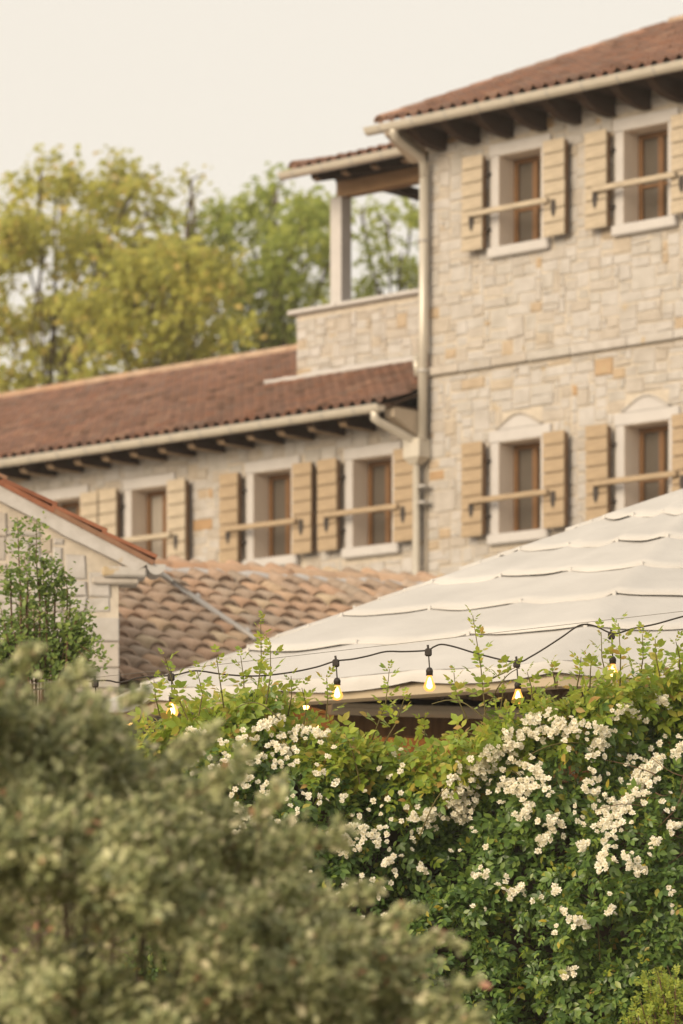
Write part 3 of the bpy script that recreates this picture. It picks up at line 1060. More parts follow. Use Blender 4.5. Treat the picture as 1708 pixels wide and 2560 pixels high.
gi = GF.i
ends = [gi @ (GF.m @ Vector((gc.x + .02, -.06, gc.z - .05))), gi @ on_annex(428, 1452, .16), gi @ on_annex(520, 1517, .16), gi @ on_annex(640, 1598, .16)]
mb = MB(); mb.tube(ends, .024, 8)
dpg = mb.build('rain_pipe', M['zinc'], gab, True)
for (u, v) in ((489, 1500), (613, 1586)):
    pz = gi @ on_annex(u, v, .13)
    mb = MB(); mb.tube([pz + Vector((-.03, 0, -.05)), pz + Vector((.0, 0, .0)), pz + Vector((.03, 0, .05))], .022, 8); mb.build('pipe_clip', M['dressed'], dpg, True)

# ================================================================== CANVAS CANOPY
D4 = 22.0
t4 = at(1387, 1650, D4)
d1 = D4 * (HY - 1650) / (HY - 1720)
t1 = at(377, 1720, d1)
hem = t4.z
edge = Vector((t4.x - t1.x, t4.y - t1.y)); side = edge.length
eu = edge / side
inw = Vector((-eu.y, eu.x))
if inw.y < 0: inw = -inw
NSIDE = 10; NRIB = 30
apo = side / (2 * math.tan(math.pi / NSIDE)); rad = side / (2 * math.sin(math.pi / NSIDE))
mid = (Vector((t4.x, t4.y)) + Vector((t1.x, t1.y))) / 2
cen = mid + inw * apo
apex_z = EYE + (HY - 1184) / F * cen.y
a1 = math.atan2(t1.y - cen.y, t1.x - cen.x)
canopy = empty('canvas_canopy', None, (cen.x, cen.y, TERR))
tag(canopy, 'large off-white tiered canvas canopy with scalloped overlapping layers', 'canopy')
corner = [Vector((rad * math.cos(a1 + k * 2 * math.pi / NSIDE), rad * math.sin(a1 + k * 2 * math.pi / NSIDE))) for k in range(NSIDE)]
ribs = []
for k in range(NSIDE):
    for q in range(3):
        ribs.append(corner[k].lerp(corner[(k + 1) % NSIDE], q / 3))
NL = 6.5
hz, az = hem - TERR, apex_z - TERR


def surf(p2, lv, lift=0):
    u = lv / NL
    z = az + (hz - az) * u - .10 * math.sin(math.pi * min(1, u)) * 0 
    return Vector((p2.x * u, p2.y * u, z + lift))


NS = 8
levels = [0.35, 1.5, 2.5, 3.5, 4.5, 5.5, 6.5]
for li in range(len(levels)):
    l0 = 0.0 if li == 0 else levels[li - 1] - .16
    l1 = levels[li]
    last = li == len(levels) - 1
    mb = MB()
    NR = 6
    grid = {}
    for i in range(NRIB):
        a, b = ribs[i], ribs[(i + 1) % NRIB]
        for q in range(NS):
            t = q / NS
            sg = 4 * t * (1 - t)
            for r in range(NR + 1):
                w = r / NR
                lv = l0 + (l1 - l0) * w
                lift = -.018 * sg * (1 - w) - .014 * sg * w + ((.021 + .008 * math.sin(i * 2.3 + li * 1.7)) * w if not last else 0) * (1 if li else .6)
                # lower hem hangs a little between the ribs
                lv2 = lv + ((.045 + .03 * math.sin(i * 1.9 + li * 2.9)) * sg * w * w if not last else 0)
                wob = .006 * math.sin(t * 9 + i * 1.3 + w * 3) * sg * math.sin(w * 5 + i + li)
                mb.v.append(tuple(surf(a.lerp(b, t), lv2, lift + wob)))
                grid[i * NS + q, r] = len(mb.v) - 1
    for k in range(NRIB * NS):
        k2 = (k + 1) % (NRIB * NS)
        for r in range(NR):
            mb.f.append((grid[k, r], grid[k, r + 1], grid[k2, r + 1], grid[k2, r])); mb.mi.append(0)
    if not last:
        # turned hem: short drop
        base = {}
        for k in range(NRIB * NS):
            p = Vector(mb.v[grid[k, NR]]); mb.v.append((p.x * .999, p.y * .999, p.z - .014)); base[k] = len(mb.v) - 1
        for k in range(NRIB * NS):
            k2 = (k + 1) % (NRIB * NS); mb.f.append((grid[k, NR], base[k], base[k2], grid[k2, NR])); mb.mi.append(0)
    o = mb.build('canvas_tier', M['canvas'], canopy, True)
    if not last and li > 0:
        for i in range(NRIB):
            p = surf(ribs[i], l1, .02)
            m2 = MB(); m2.box(-.012, .012, -.008, .008, -.030, .006, .003)
            ang = math.atan2(ribs[i].y, ribs[i].x)
            m2.build('tie_tab', M['canvas'], o, False, p, (0, 0, ang + math.pi / 2))
# valance
mb = MB(); n = NRIB * NS
ring = {}
for i in range(NRIB):
    a, b = ribs[i], ribs[(i + 1) % NRIB]
    for q in range(NS):
        t = q / NS; sg = 4 * t * (1 - t); p = a.lerp(b, t)
        for r in range(4):
            k = 1 + .002 * math.sin(i * 3 + q * 2.1 + r) + (.003 if r else 0)
            mb.v.append((p.x * k, p.y * k, hz - .016 * sg - (.068 + .02 * sg) * r / 3)); ring[i * NS + q, r] = len(mb.v) - 1
for k in range(n):
    k2 = (k + 1) % n
    for r in range(3): mb.f.append((ring[k, r], ring[k, r + 1], ring[k2, r + 1], ring[k2, r])); mb.mi.append(0)
mb.build('valance', M['canvas'], canopy, True)
for i in range(0, NRIB, 3):
    mb = MB(); mb.tube([surf(ribs[i], .2, -.1), surf(ribs[i], 6.4, -.09)], .03, 6); mb.build('rib', M['pole'], canopy)
mb = MB()
for i in range(NRIB):
    a, b = ribs[i] * .985, ribs[(i + 1) % NRIB] * .985
    mb.tube([(a.x, a.y, hz - .115), (b.x, b.y, hz - .115)], .045, 6)
mb.build('lit_underside_band', M['canvas_in'], canopy)  # added beige tube stands in for the lit canvas underside
mb = MB(); mb.tube([(0, 0, 0), (0, 0, az - .1)], .08, 12); mb.build('mast', M['pole'], canopy, True)
for i in range(1, NRIB, 3):
    p = ribs[i] * .985
    if (p.x + cen.x) > 4: continue
    mb = MB(); mb.tube([(p.x, p.y, 0), (p.x, p.y, hz - .15)], .03, 8); mb.build('post', M['pole'], canopy, True)

# ================================================================== BAR HUT UNDER THE CANOPY
bp_ = at(1040, 1758, 24.3)
BF = Frame((bp_.x, bp_.y, TERR), math.radians(17.8))
hut = empty('bar_hut', BF)
tag(hut, 'timber bar hut with zinc gutter and warm lamps in the shade under the canopy', 'hut')
BZ = BF.hit_y(1040, 1757, 0).z
bx0, bx1 = BF.hit_y(835, 1757, 0).x, 3.2
mb = MB(); slab(mb, bx0, bx1, .04, BZ - .02, 2.2, BZ - .02 + 2.2 * math.tan(math.radians(9)), .05)
hroof = mb.build('roof', M['rafter'], hut)
lay_tiles(hroof, BF, cover, bx0 + .08, int((bx1 - bx0) / aw), 3, aw, aex, 0, BZ, math.radians(9), 90, None, .008, .03, None, .01)
gutter(hut, bx0 - .05, bx1, -.06, BZ - .035, .062, M['gutter'], .8, .35)  # lighter cream colour in place of zinc makes up for the shade
mb = MB(); mb.box(bx0 + .1, bx1, 1.5, 2.2, 0, BZ + .1); mb.build('wall', M['porch'], hut)
mb = MB(); mb.box(bx0 + .05, bx1, .08, .18, BZ - .21, BZ - .08, .008); mb.build('eaves_beam', M['porch'], hut)
for x in (bx0 + .1, bx0 + 1.5, bx0 + 2.9):
    mb = MB(); mb.box(x, x + .11, .075, .185, 0, BZ - .211, .008); mb.build('post', M['pole'] if x < bx0 + .2 else M['porch'], hut)

# ================================================================== LEAF CLOUDS
LEAF8_V = np.array([(0, 0, 0), (-.24, .28, .05), (-.25, .60, .05), (0, 1, -.06), (.25, .60, .05), (.24, .28, .05), (0, .33, 0), (0, .66, -.015)])
LEAF8_F = [(0, 6, 1), (1, 6, 7, 2), (2, 7, 3), (0, 5, 6), (5, 4, 7, 6), (4, 3, 7)]
LEAF4_V = np.array([(0, 0, 0), (-.22, .45, .06), (0, 1, -.04), (.22, .45, .06)])
LEAF4_F = [(0, 2, 1), (0, 3, 2)]
L6_V = np.array([(0, 0, 0), (-.3, .35, .06), (-.22, .75, .05), (0, 1, -.05), (.22, .75, .05), (.3, .35, .06)])
L6_F = [(0, 3, 2, 1), (0, 5, 4, 3)]


def unit(a):
    return a / np.maximum(np.linalg.norm(a, axis=-1, keepdims=True), 1e-9)


def cloud_mesh(name, pos, axis, nrm, size, tv, tf, mats, mi=None):
    nrm = unit(nrm); axis = axis - .55 * nrm * (axis * nrm).sum(-1, keepdims=True)
    axis = unit(axis); s = unit(np.cross(nrm, axis)); n = np.cross(axis, s)
    N = len(pos)
    v = (pos[:, None, :] + size[:, None, None] * (tv[None, :, 0:1] * s[:, None, :] + tv[None, :, 1:2] * axis[:, None, :] + tv[None, :, 2:3] * n[:, None, :])).reshape(-1, 3)
    lt = np.array([len(f) for f in tf]); flat = np.concatenate([np.array(f) for f in tf])
    loops = (flat[None, :] + (np.arange(N) * len(tv))[:, None]).ravel()
    tot = np.tile(lt, N); start = np.concatenate([[0], np.cumsum(tot)[:-1]])
    me = bpy.data.meshes.new(name)
    me.vertices.add(len(v)); me.vertices.foreach_set('co', v.astype(np.float32).ravel())
    me.loops.add(len(loops)); me.polygons.add(len(tot))
    me.loops.foreach_set('vertex_index', loops.astype(np.int32))
    me.polygons.foreach_set('loop_start', start.astype(np.int32))
    for m in mats: me.materials.append(m)
    if mi is not None: me.polygons.foreach_set('material_index', np.repeat(mi, len(tf)).astype(np.int32))
    me.update(calc_edges=True)
    return me


def compound(pos, axis, nrm, L, pairs=2):
    """feathered rose leaves -> arrays of leaflets"""
    axis = unit(axis); s = unit(np.cross(nrm, axis)); n = np.cross(axis, s)
    P, A, Nn, S, idx = [], [], [], [], []
    ids = np.arange(len(pos))
    def put(frac, ang, k):
        P.append(pos + axis * (L * frac)[:, None]); A.append(axis * math.cos(ang) + s * math.sin(ang) + n * RNG.uniform(-.25, .1, (len(pos), 1)))
        Nn.append(n + RNG.normal(0, .22, n.shape)); S.append(L * k * RNG.uniform(.85, 1.15, len(pos))); idx.append(ids)
    put(.66, 0, .46)
    for q in range(pairs):
        fr = .60 - .26 * q
        put(fr, 1.0, .40 - .04 * q); put(fr, -1.0, .40 - .04 * q)
    return np.concatenate(P), np.concatenate(A), np.concatenate(Nn), np.concatenate(S), np.concatenate(idx)


def rnd_dir(n, bias=(0, 0, 0), k=1.0):
    d = unit(RNG.normal(0, 1, (n, 3))) * k + np.array(bias)
    return unit(d)


def interp_top(pts, x):
    xs, ys = zip(*pts)
    return np.interp(x, xs, ys)


# ---------------------------------------------------------------- garden wall and climbing rose
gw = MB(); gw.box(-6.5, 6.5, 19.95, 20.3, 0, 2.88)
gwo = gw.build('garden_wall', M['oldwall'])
tag(gwo, 'old garden wall, darkened for the shade behind the white climbing rose', 'wall')

rose = empty('climbing_rose', None, (at(1300, 2500, 19.6).x, 19.6, 0))
tag(rose, 'climbing rose hedge with clusters of cream-white blossoms covering the garden wall', 'rose hedge')
RO = np.array(rose.location)
TOP = [(-200, 1900), (300, 1840), (380, 1800), (470, 1775), (560, 1745), (640, 1715), (700, 1735), (760, 1785), (830, 1815), (900, 1840), (980, 1862), (1060, 1868), (1120, 1856), (1180, 1822),
       (1240, 1805), (1300, 1765), (1370, 1735), (1450, 1722), (1540, 1700), (1620, 1682), (1720, 1660), (1990, 1630)]


def hedge_depth(px, py):
    """bulging front face of the rose, metres from the camera"""
    a = .16 * np.sin(px / 130.0 + 1.3 * np.sin(py / 210.0)) + .13 * np.sin(py / 95.0 + px / 240.0) + .08 * np.sin(px / 47.0 + py / 61.0)
    return 19.35 - .25 * np.clip((py - 1750) / 500, 0, .6) + a * .9


def to_world(px, py, d):
    return np.stack([(px - CX) / F * d, d, EYE + (HY - py) / F * d], -1)


# mature leaves
N = 24000
px = RNG.uniform(330, 1800, N); py = 1600 + (2680 - 1600) * RNG.uniform(0, 1, N)
tp = interp_top(TOP, px) + 14 * np.sin(px / 17.0)
gapf = np.sin(px / 61 + 2.2 * np.sin(py / 88)) * np.sin(py / 53 + 1.9 * np.sin(px / 77)) + .5 * np.sin(px / 23 + py / 31) * np.sin(py / 19)
keep = (py > tp + RNG.exponential(8, N)) & ((gapf < .16) | (RNG.uniform(0, 1, N) < .14) | (py < tp + 110))
px, py, tp = px[keep], py[keep], tp[keep]
hole = np.sin(px / 83 + 2 * np.sin(py / 118)) * np.sin(py / 71 + 1.7 * np.sin(px / 97)) + RNG.normal(0, .25, len(px))
dep = hedge_depth(px, py) + RNG.exponential(.13, len(px)) + np.where(hole > .55, .25, 0)
dep = np.minimum(dep, 19.93)
P = to_world(px, py, dep)
n0 = len(P)
ax = rnd_dir(n0, (0, -.35, -.35), .8); nr = rnd_dir(n0, (-.3, -.75, .6), .75)
Ls = RNG.uniform(.070, .125, n0) * np.where(py < tp + 120, 1.2, 1.0)
fy = np.clip(1.5 - (py - tp) / 130, 0, 1)
young = (RNG.uniform(0, 1, n0) < fy * .9 + .04)
lp, la, ln, ls, ii = compound(P, ax, nr, Ls, 2)
me = cloud_mesh('foliage', lp - RO, la, ln, ls, LEAF8_V, LEAF8_F, [M['rose_leaf'], M['young_leaf']], young[ii].astype(int))
tag(link('foliage', me, rose), kind='stuff')
# fill deeper down: denser shadowed inner leaves
N = 2600
px = RNG.uniform(330, 1800, N); py = RNG.uniform(1690, 2700, N); tp = interp_top(TOP, px)
k = py > tp + 40; px, py = px[k], py[k]
P = to_world(px, py, RNG.uniform(19.6, 19.93, len(px)))
lp, la, ln, ls, ii = compound(P, rnd_dir(len(P), (0, -.4, -.2), .9), rnd_dir(len(P), (0, -.8, .5), .6), RNG.uniform(.08, .12, len(P)), 2)
tag(link('inner_foliage', cloud_mesh('inner_foliage', lp - RO, la, ln, ls, LEAF4_V * np.array([1.2, 1, 1]), LEAF4_F, [M['rose_leaf']]), rose), kind='stuff')

# young shoots standing above the hedge: each cane a part, its leaves single leaf objects
def leaf_obj_mesh(seed, pairs, mat):
    st = RNG
    lp, la, ln, ls, ii = compound(np.zeros((1, 3)), np.array([[0., 1, 0]]), np.array([[0., 0, 1]]), np.array([1.0]), pairs)
    lp[:, 2] += -.10 * lp[:, 1] ** 2
    me = cloud_mesh('leaf', lp, la, ln, ls, LEAF8_V, LEAF8_F, [mat])
    return me


LM = [leaf_obj_mesh(i, 2 if i % 2 else 3, M['young_leaf']) for i in range(5)]
LMm = [leaf_obj_mesh(i, 2, M['lime_leaf']) for i in range(2)]
shoots = [((470, 1800), (412, 1642)), ((497, 1790), (493, 1676)), ((560, 1770), (541, 1640)), ((640, 1760), (652, 1545)), ((665, 1760), (676, 1612)), ((610, 1760), (602, 1640)),
          ((720, 1790), (728, 1690)), ((815, 1800), (817, 1695)), ((930, 1850), (974, 1672)), ((960, 1860), (1012, 1742)), ((1215, 1800), (1182, 1538)), ((1220, 1700), (1290, 1668)),
          ((1170, 1800), (1135, 1682)), ((1250, 1790), (1262, 1690)), ((1390, 1720), (1378, 1655)), ((1440, 1730), (1453, 1642)), ((1550, 1720), (1546, 1558)), ((1520, 1710), (1503, 1580)),
          ((1600, 1700), (1606, 1585)), ((1650, 1690), (1638, 1597)), ((1700, 1680), (1690, 1604)), ((1475, 1720), (1480, 1640)), ((400, 1790), (385, 1700)), ((1085, 1870), (1060, 1800)),
          ((760, 1810), (755, 1720)), ((1330, 1750), (1318, 1680))]
nleaf = 0
for (b, t) in shoots:
    d = 19.3 + random.uniform(-.25, .2)
    B, T = at(*b, d + .05), at(*t, d - .05)
    mid_ = (B + T) / 2 + Vector((random.uniform(-.025, .025), random.uniform(-.03, .03), 0))
    pts = [B.lerp(mid_, u / 4) if u <= 4 else mid_.lerp(T, (u - 4) / 4) for u in range(9)]
    mb = MB(); mb.tube([p - rose.location for p in pts], [.0042 - .0003 * u for u in range(9)], 5)
    cane = mb.build('cane', M['cane'], rose)
    Ltot = (T - B).length
    m_ = max(6, int(Ltot / .034))
    for u in range(m_):
        w = .12 + .88 * u / (m_ - 1)
        p = B.lerp(mid_, w * 2) if w < .5 else mid_.lerp(T, w * 2 - 1)
        az_ = u * 2.4 + random.uniform(-.4, .4)
        dr = Vector((math.cos(az_), .7 * math.sin(az_), .55 + .9 * w)).normalized()
        q = dr.to_track_quat('Y', 'Z').to_matrix().to_4x4()
        sc = (.125 - .065 * w) * random.uniform(.75, 1.25)
        o = link('leaf', random.choice(LM if random.random() < .75 else LMm), cane)
        o.matrix_basis = Matrix.Translation(p - rose.location) @ q @ Matrix.Rotation(random.uniform(-.5, .5), 4, 'Y') @ Matrix.Scale(sc, 4)
        nleaf += 1

# bare canes and twigs in the shade at the right, arching stems elsewhere
def stem(b, t, d, sag=.04, r=.0035, mat='twig', name='stem'):
    B, T = at(*b, d), at(*t, d + random.uniform(-.1, .1))
    pts = []
    for u in range(9):
        w = u / 8
        pts.append(B.lerp(T, w) + Vector((0, -.05 * math.sin(math.pi * w), sag * math.sin(math.pi * w))) - rose.location)
    mb = MB(); mb.tube(pts, [r * (1 - .5 * u / 8) for u in range(9)], 5); return mb.build(name, M[mat], rose)


for k in range(26):
    b = (random.uniform(1600, 1740), random.uniform(1930, 2130)); stem(b, (b[0] - random.uniform(-40, 150), b[1] + random.uniform(-60, 90)), 19.05 + random.uniform(0, .3), random.uniform(-.03, .05), .0028)
for (b, t) in (((1215, 1800), (1080, 1760)), ((1330, 1990), (1250, 1930)), ((1230, 1880), (1120, 1840)), ((1460, 1990), (1600, 2190)), ((1300, 1900), (1500, 1870)), ((1500, 2400), (1480, 2200)),
               ((900, 1960), (860, 1840)), ((760, 1960), (700, 1850)), ((1050, 2090), (1130, 1960)), ((700, 1800), (590, 1770)), ((1210, 1790), (1300, 1670))):
    stem(b, t, 19.12 + random.uniform(0, .15), .05, .004, 'cane')

# ---------------------------------------------------------------- blossoms
def blossom_mesh(seed):
    r = random.Random(seed)
    mb = MB()
    for (cnt, rad_, tilt, ln_, wd) in ((6, .002, .10, .0150, .0125), (6, .002, .62, .0120, .0105), (5, .0012, 1.1, .0085, .0075)):
        off = r.uniform(0, 6)
        for k in range(cnt):
            a = off + 2 * math.pi * k / cnt + r.uniform(-.2, .2); tl_ = tilt + r.uniform(-.18, .18)
            ca_, sa_ = math.cos(a), math.sin(a)
            rd = Vector((ca_ * math.cos(tl_), sa_ * math.cos(tl_), math.sin(tl_))); td = Vector((-sa_, ca_, 0)); nn = rd.cross(td)
            o = Vector((ca_ * rad_, sa_ * rad_, .001))
            l_, w_ = ln_ * r.uniform(.85, 1.15), wd * r.uniform(.85, 1.1)
            v = [o, o + rd * l_ * .55 - td * w_ * .5 - nn * .0012, o + rd * l_ - td * w_ * .28 + nn * .0015, o + rd * l_ * 1.02 + td * w_ * .28 + nn * .0015, o + rd * l_ * .55 + td * w_ * .5 - nn * .0012, o + rd * l_ * .6 + nn * .001]
            mb.add(v, [(0, 1, 5), (1, 2, 5), (2, 3, 5), (3, 4, 5), (4, 0, 5)])
    return mb.mesh('blossom', M['petal'])


BM = [blossom_mesh(i) for i in range(6)]
S = 1.0893
sprays = []   # (polyline in 1568-wide pixels, half width, count)
sprays += [([(1028, 1850), (1080, 1790), (1130, 1740), (1190, 1690), (1290, 1662)], 30, 230), ([(1040, 1830), (1070, 1850)], 22, 40), ([(1150, 1800), (1225, 1805)], 20, 45), ([(1200, 1745), (1250, 1785)], 18, 40),
           ([(1290, 1665), (1330, 1680)], 16, 30), ([(1505, 1740), (1480, 1790), (1430, 1845), (1395, 1880)], 26, 150), ([(1383, 1880), (1398, 1935), (1372, 1990)], 15, 42), ([(1430, 1955), (1470, 2012)], 12, 26),
           ([(1240, 1935), (1262, 1915)], 14, 18), ([(1262, 1880), (1285, 1890)], 16, 20), ([(1345, 1812), (1375, 1820)], 12, 18), ([(1415, 1640), (1445, 1620)], 14, 22), ([(1505, 1610), (1525, 1605)], 14, 18),
           ([(1390, 1665), (1365, 1735)], 16, 34), ([(1550, 1745), (1568, 1700)], 10, 18), ([(540, 1700), (600, 1670), (640, 1652)], 16, 40), ([(640, 1690), (700, 1675), (745, 1690)], 15, 44),
           ([(520, 1735), (560, 1790)], 12, 22), ([(640, 1720), (672, 1725)], 14, 22), ([(585, 1745), (605, 1735)], 9, 12), ([(545, 1850), (560, 1880)], 9, 12), ([(775, 1945), (815, 1900), (880, 1925)], 20, 46),
           ([(945, 1880), (1000, 1865)], 22, 34), ([(1045, 1890), (1065, 1870)], 14, 16), ([(785, 2055), (800, 2075)], 12, 14), ([(1160, 2050), (1200, 2035)], 14, 16), ([(1085, 2015), (1110, 2000)], 9, 9),
           ([(1320, 2110), (1350, 2125)], 13, 18), ([(1395, 2075), (1408, 2090)], 7, 6), ([(1290, 2245), (1320, 2225)], 10, 12), ([(1530, 1890), (1560, 1895)], 12, 16), ([(1495, 1925), (1510, 1935)], 8, 8),
           ([(1330, 1955), (1345, 1935)], 12, 14), ([(1210, 1660), (1240, 1650)], 12, 18), ([(1110, 1730), (1130, 1710)], 10, 14), ([(1480, 2000), (1470, 1985)], 8, 8), ([(1270, 2050), (1280, 2040)], 7, 7),
           ([(700, 2110), (715, 2090)], 8, 8), ([(980, 2000), (960, 1990)], 9, 8), ([(880, 1985), (905, 1965)], 9, 10), ([(1190, 1880), (1215, 1850)], 12, 18), ([(430, 1670), (470, 1690)], 10, 14), ([(540, 1925), (555, 1905)], 9, 10)]
fl = []
for pts, hw, cnt in sprays:
    seg = np.array(pts, float) * S
    for k in range(cnt):
        u = random.random() * (len(seg) - 1); i = int(u); p = seg[i] * (1 - (u - i)) + seg[i + 1] * (u - i)
        a, rr = random.uniform(0, 2 * math.pi), hw * S * 1.5 * abs(random.gauss(0, .55))
        fl.append((p[0] + rr * math.cos(a), p[1] + rr * math.sin(a), 0))
for k in range(170):
    x = random.uniform(480, 1700); y = random.uniform(float(interp_top(TOP, x)) + 90, 2480)
    if random.random() < np.clip(1.35 - (y - 1750) / 600, .2, 1):
        for j in range(random.choice([1, 2, 3])): fl.append((x + random.uniform(-16, 16), y + random.uniform(-14, 14), 1))
for k in range(70):
    x = random.uniform(500, 1050); y = random.uniform(1850, 2260)
    for j in range(random.choice([1, 1, 2, 3])): fl.append((x + random.uniform(-16, 16), y + random.uniform(-14, 14), 1))
items = []
for (x, y, sct) in fl:
    d = float(hedge_depth(np.array(x), np.array(y))) - random.uniform(.05, .17)
    p = at(x, y, d)
    nrm_ = (Vector((0, -1, .55)) + Vector((random.gauss(0, .55), random.gauss(0, .3), random.gauss(0, .5)))).normalized()
    q = nrm_.to_track_quat('Z', 'Y').to_matrix().to_4x4() @ Matrix.Rotation(random.uniform(0, 6), 4, 'Z')
    sc = random.uniform(.72, 1.22) * (.92 if sct else 1.0)
    items.append((Matrix.Translation(p - rose.location) @ q @ Matrix.Scale(sc, 4), sc))
items.sort(key=lambda a: -a[1])
for mtx, _ in items[:290]:
    o = link('blossom', random.choice(BM), rose); o.matrix_basis = mtx
mb = MB()
bmv = [([v.co.copy() for v in m.vertices], [tuple(p.vertices) for p in m.polygons]) for m in BM]
for mtx, _ in items[290:]:
    vs, fs = random.choice(bmv); mb.add([mtx @ v for v in vs], fs)
tag(mb.build('blossom_mass', M['petal'], rose), kind='stuff')

# ---------------------------------------------------------------- pale shrub at the foot of the rose
def shrub(name, label, cat, anchors, d0, mat, leaf, count, spread, pairs, base, upb=.5):
    base_w = at(base[0], base[1], d0)
    root = empty(name, None, (base_w.x, base_w.y, 0)); tag(root, label, cat)
    ro = np.array(root.location)
    P, A, Nn, Ls = [], [], [], []
    for (b, t, n) in anchors:
        d = d0 + random.uniform(-.15, .1)
        B, T = at(*b, d), at(*t, d + random.uniform(-.1, .1))
        mb = MB(); mb.tube([Vector((base_w.x + random.uniform(-.1, .1), d0, 0)) - root.location, B - root.location, B.lerp(T, .5) + Vector((random.uniform(-.02, .02), 0, 0)) - root.location, T - root.location], [.012, .006, .004, .0015], 5)
        mb.build('stem', M['twig'], root)
        for k in range(n):
            w = random.random() ** .8
            p = B.lerp(T, w) + Vector((random.gauss(0, spread), random.gauss(0, spread), random.gauss(0, spread * .7)))
            P.append(p); A.append((random.gauss(0, .7), random.gauss(0, .7), random.gauss(.1, .5) + upb)); Nn.append((random.gauss(0, .4), -.6 + random.gauss(0, .4), .8)); Ls.append(leaf * random.uniform(.6, 1.2) * (1 - .35 * w))
    P, A, Nn, Ls = map(np.array, (P, A, Nn, Ls))
    if pairs:
        lp, la, ln, ls, ii = compound(P, A, Nn, Ls, pairs)
    else:
        lp, la, ln, ls = P, unit(A), Nn, Ls
    tag(link('foliage', cloud_mesh('foliage', lp - ro, la, ln, ls, LEAF8_V if pairs else L6_V, LEAF8_F if pairs else L6_F, [mat]), root), kind='stuff')
    return root


anch = []
for k in range(46):
    x = random.uniform(1555, 1760); y = 2430 + max(0, (1640 - x)) * .9 + random.uniform(-20, 110)
    anch.append(((x + random.uniform(-40, 60), y + 190), (x, y), 22))
shrub('jasmine_shrub', 'yellow-green feathery shrub growing at the foot of the rose hedge', 'shrub', anch, 18.55, M['lime_leaf'], .075, 0, .035, 3, (1680, 2600))

# small upright evergreen in front of the gable wall
anch = []
for (x, yb, yt) in ((44, 1480, 1292), (92, 1500, 1300), (20, 1500, 1420), (130, 1500, 1405), (160, 1520, 1430), (60, 1520, 1390), (110, 1530, 1395)):
    anch.append(((x + 8, yb), (x, yt), 120))
for k in range(46):
    x = random.uniform(-60, 225); y = 1440 + abs(x - 90) * .5 + random.uniform(0, 150)
    anch.append(((x * .6 + 40, 1700), (x, y), 88))
for (x, y) in ((245, 1600), (235, 1560), (262, 1650), (250, 1680), (215, 1520)):
    anch.append(((170, 1590), (x, y), 80))
shrub('evergreen_shrub', 'small dark green evergreen shrub with upright sprigs before the gable wall', 'shrub', anch, 23.6, M['shrub_leaf'], .050, 0, .034, 0, (90, 1700))

# ---------------------------------------------------------------- blurred bush close to the camera
BUSH_EDGE = [(1735, -300), (1765, 20), (1795, 120), (1840, 200), (1895, 310), (1935, 365), (1995, 440), (2045, 520), (2100, 610), (2155, 700), (2215, 780), (2275, 800), (2345, 800), (2395, 870), (2425, 980), (2485, 1040), (2565, 1090), (2775, 1140)]
bush = empty('olive_green_bush', None, (at(300, 2600, 10.9).x, 10.9, 0))
tag(bush, 'dense olive-green small-leaved bush spreading in front of the rose hedge', 'bush')
BO = np.array(bush.location)
ys_, xs_ = zip(*BUSH_EDGE)
P, A, Nn, Ls, Tw = [], [], [], [], []
PEEP = ((241, 1782), (56, 1786), (322, 1814))       # openings where the festoon bulbs shine through


def tuft(px_, py_, d, dr, l_, m_, sp):
    if any((px_ - a) ** 2 + ((py_ - 10 - b) * .8) ** 2 < 62 ** 2 for a, b in PEEP): return
    p = at(px_, py_, d)
    Tw.append((p - dr * .09, p + dr * l_))
    for j in range(m_):
        w = random.random()
        q = p + dr * l_ * w + Vector((random.gauss(0, sp), random.gauss(0, sp), random.gauss(0, sp))) * (1 - .5 * w)
        a = Vector((random.gauss(0, 1), random.gauss(0, 1), random.gauss(0, 1))).normalized() * .8 + dr * .9
        P.append(q); A.append(a); Nn.append((random.gauss(-.5, .5), random.gauss(-.8, .5), .75)); Ls.append(random.uniform(.018, .038))


for k in range(820):
    py_ = random.uniform(1700, 2760); xm = float(np.interp(py_, ys_, xs_))
    px_ = random.uniform(-170, max(-100, xm))
    inner = min(1, max(0, (xm - px_) / 420))
    tier = math.sin(py_ / 66 - px_ / 260 + 1.2 * math.sin(px_ / 140)) + .5 * math.sin(px_ / 57 + py_ / 80)
    dark = px_ < 420 and py_ > 2180
    if tier < -.45 and random.random() < .65: continue
    if dark and tier < -.1: continue
    d = 11.0 - 1.0 * inner * (.6 + .3 * tier) + random.uniform(0, .35)
    dr = Vector((random.gauss(.35, .4), random.gauss(-.4, .35), random.gauss(.45, .35))).normalized()
    tuft(px_, py_, d, dr, random.uniform(.07, .15), 105, .034)
# darker filling behind
for k in range(560):
    py_ = random.uniform(1700, 2760); xm = float(np.interp(py_, ys_, xs_)) - 40
    px_ = random.uniform(-170, max(-100, xm))
    if px_ < 420 and py_ > 2220 and random.random() < .35: continue
    dr = Vector((random.gauss(.3, .6), random.gauss(-.2, .5), random.gauss(.2, .6))).normalized()
    tuft(px_, py_, 11.3 + random.uniform(0, .5), dr, .12, 42, .06)
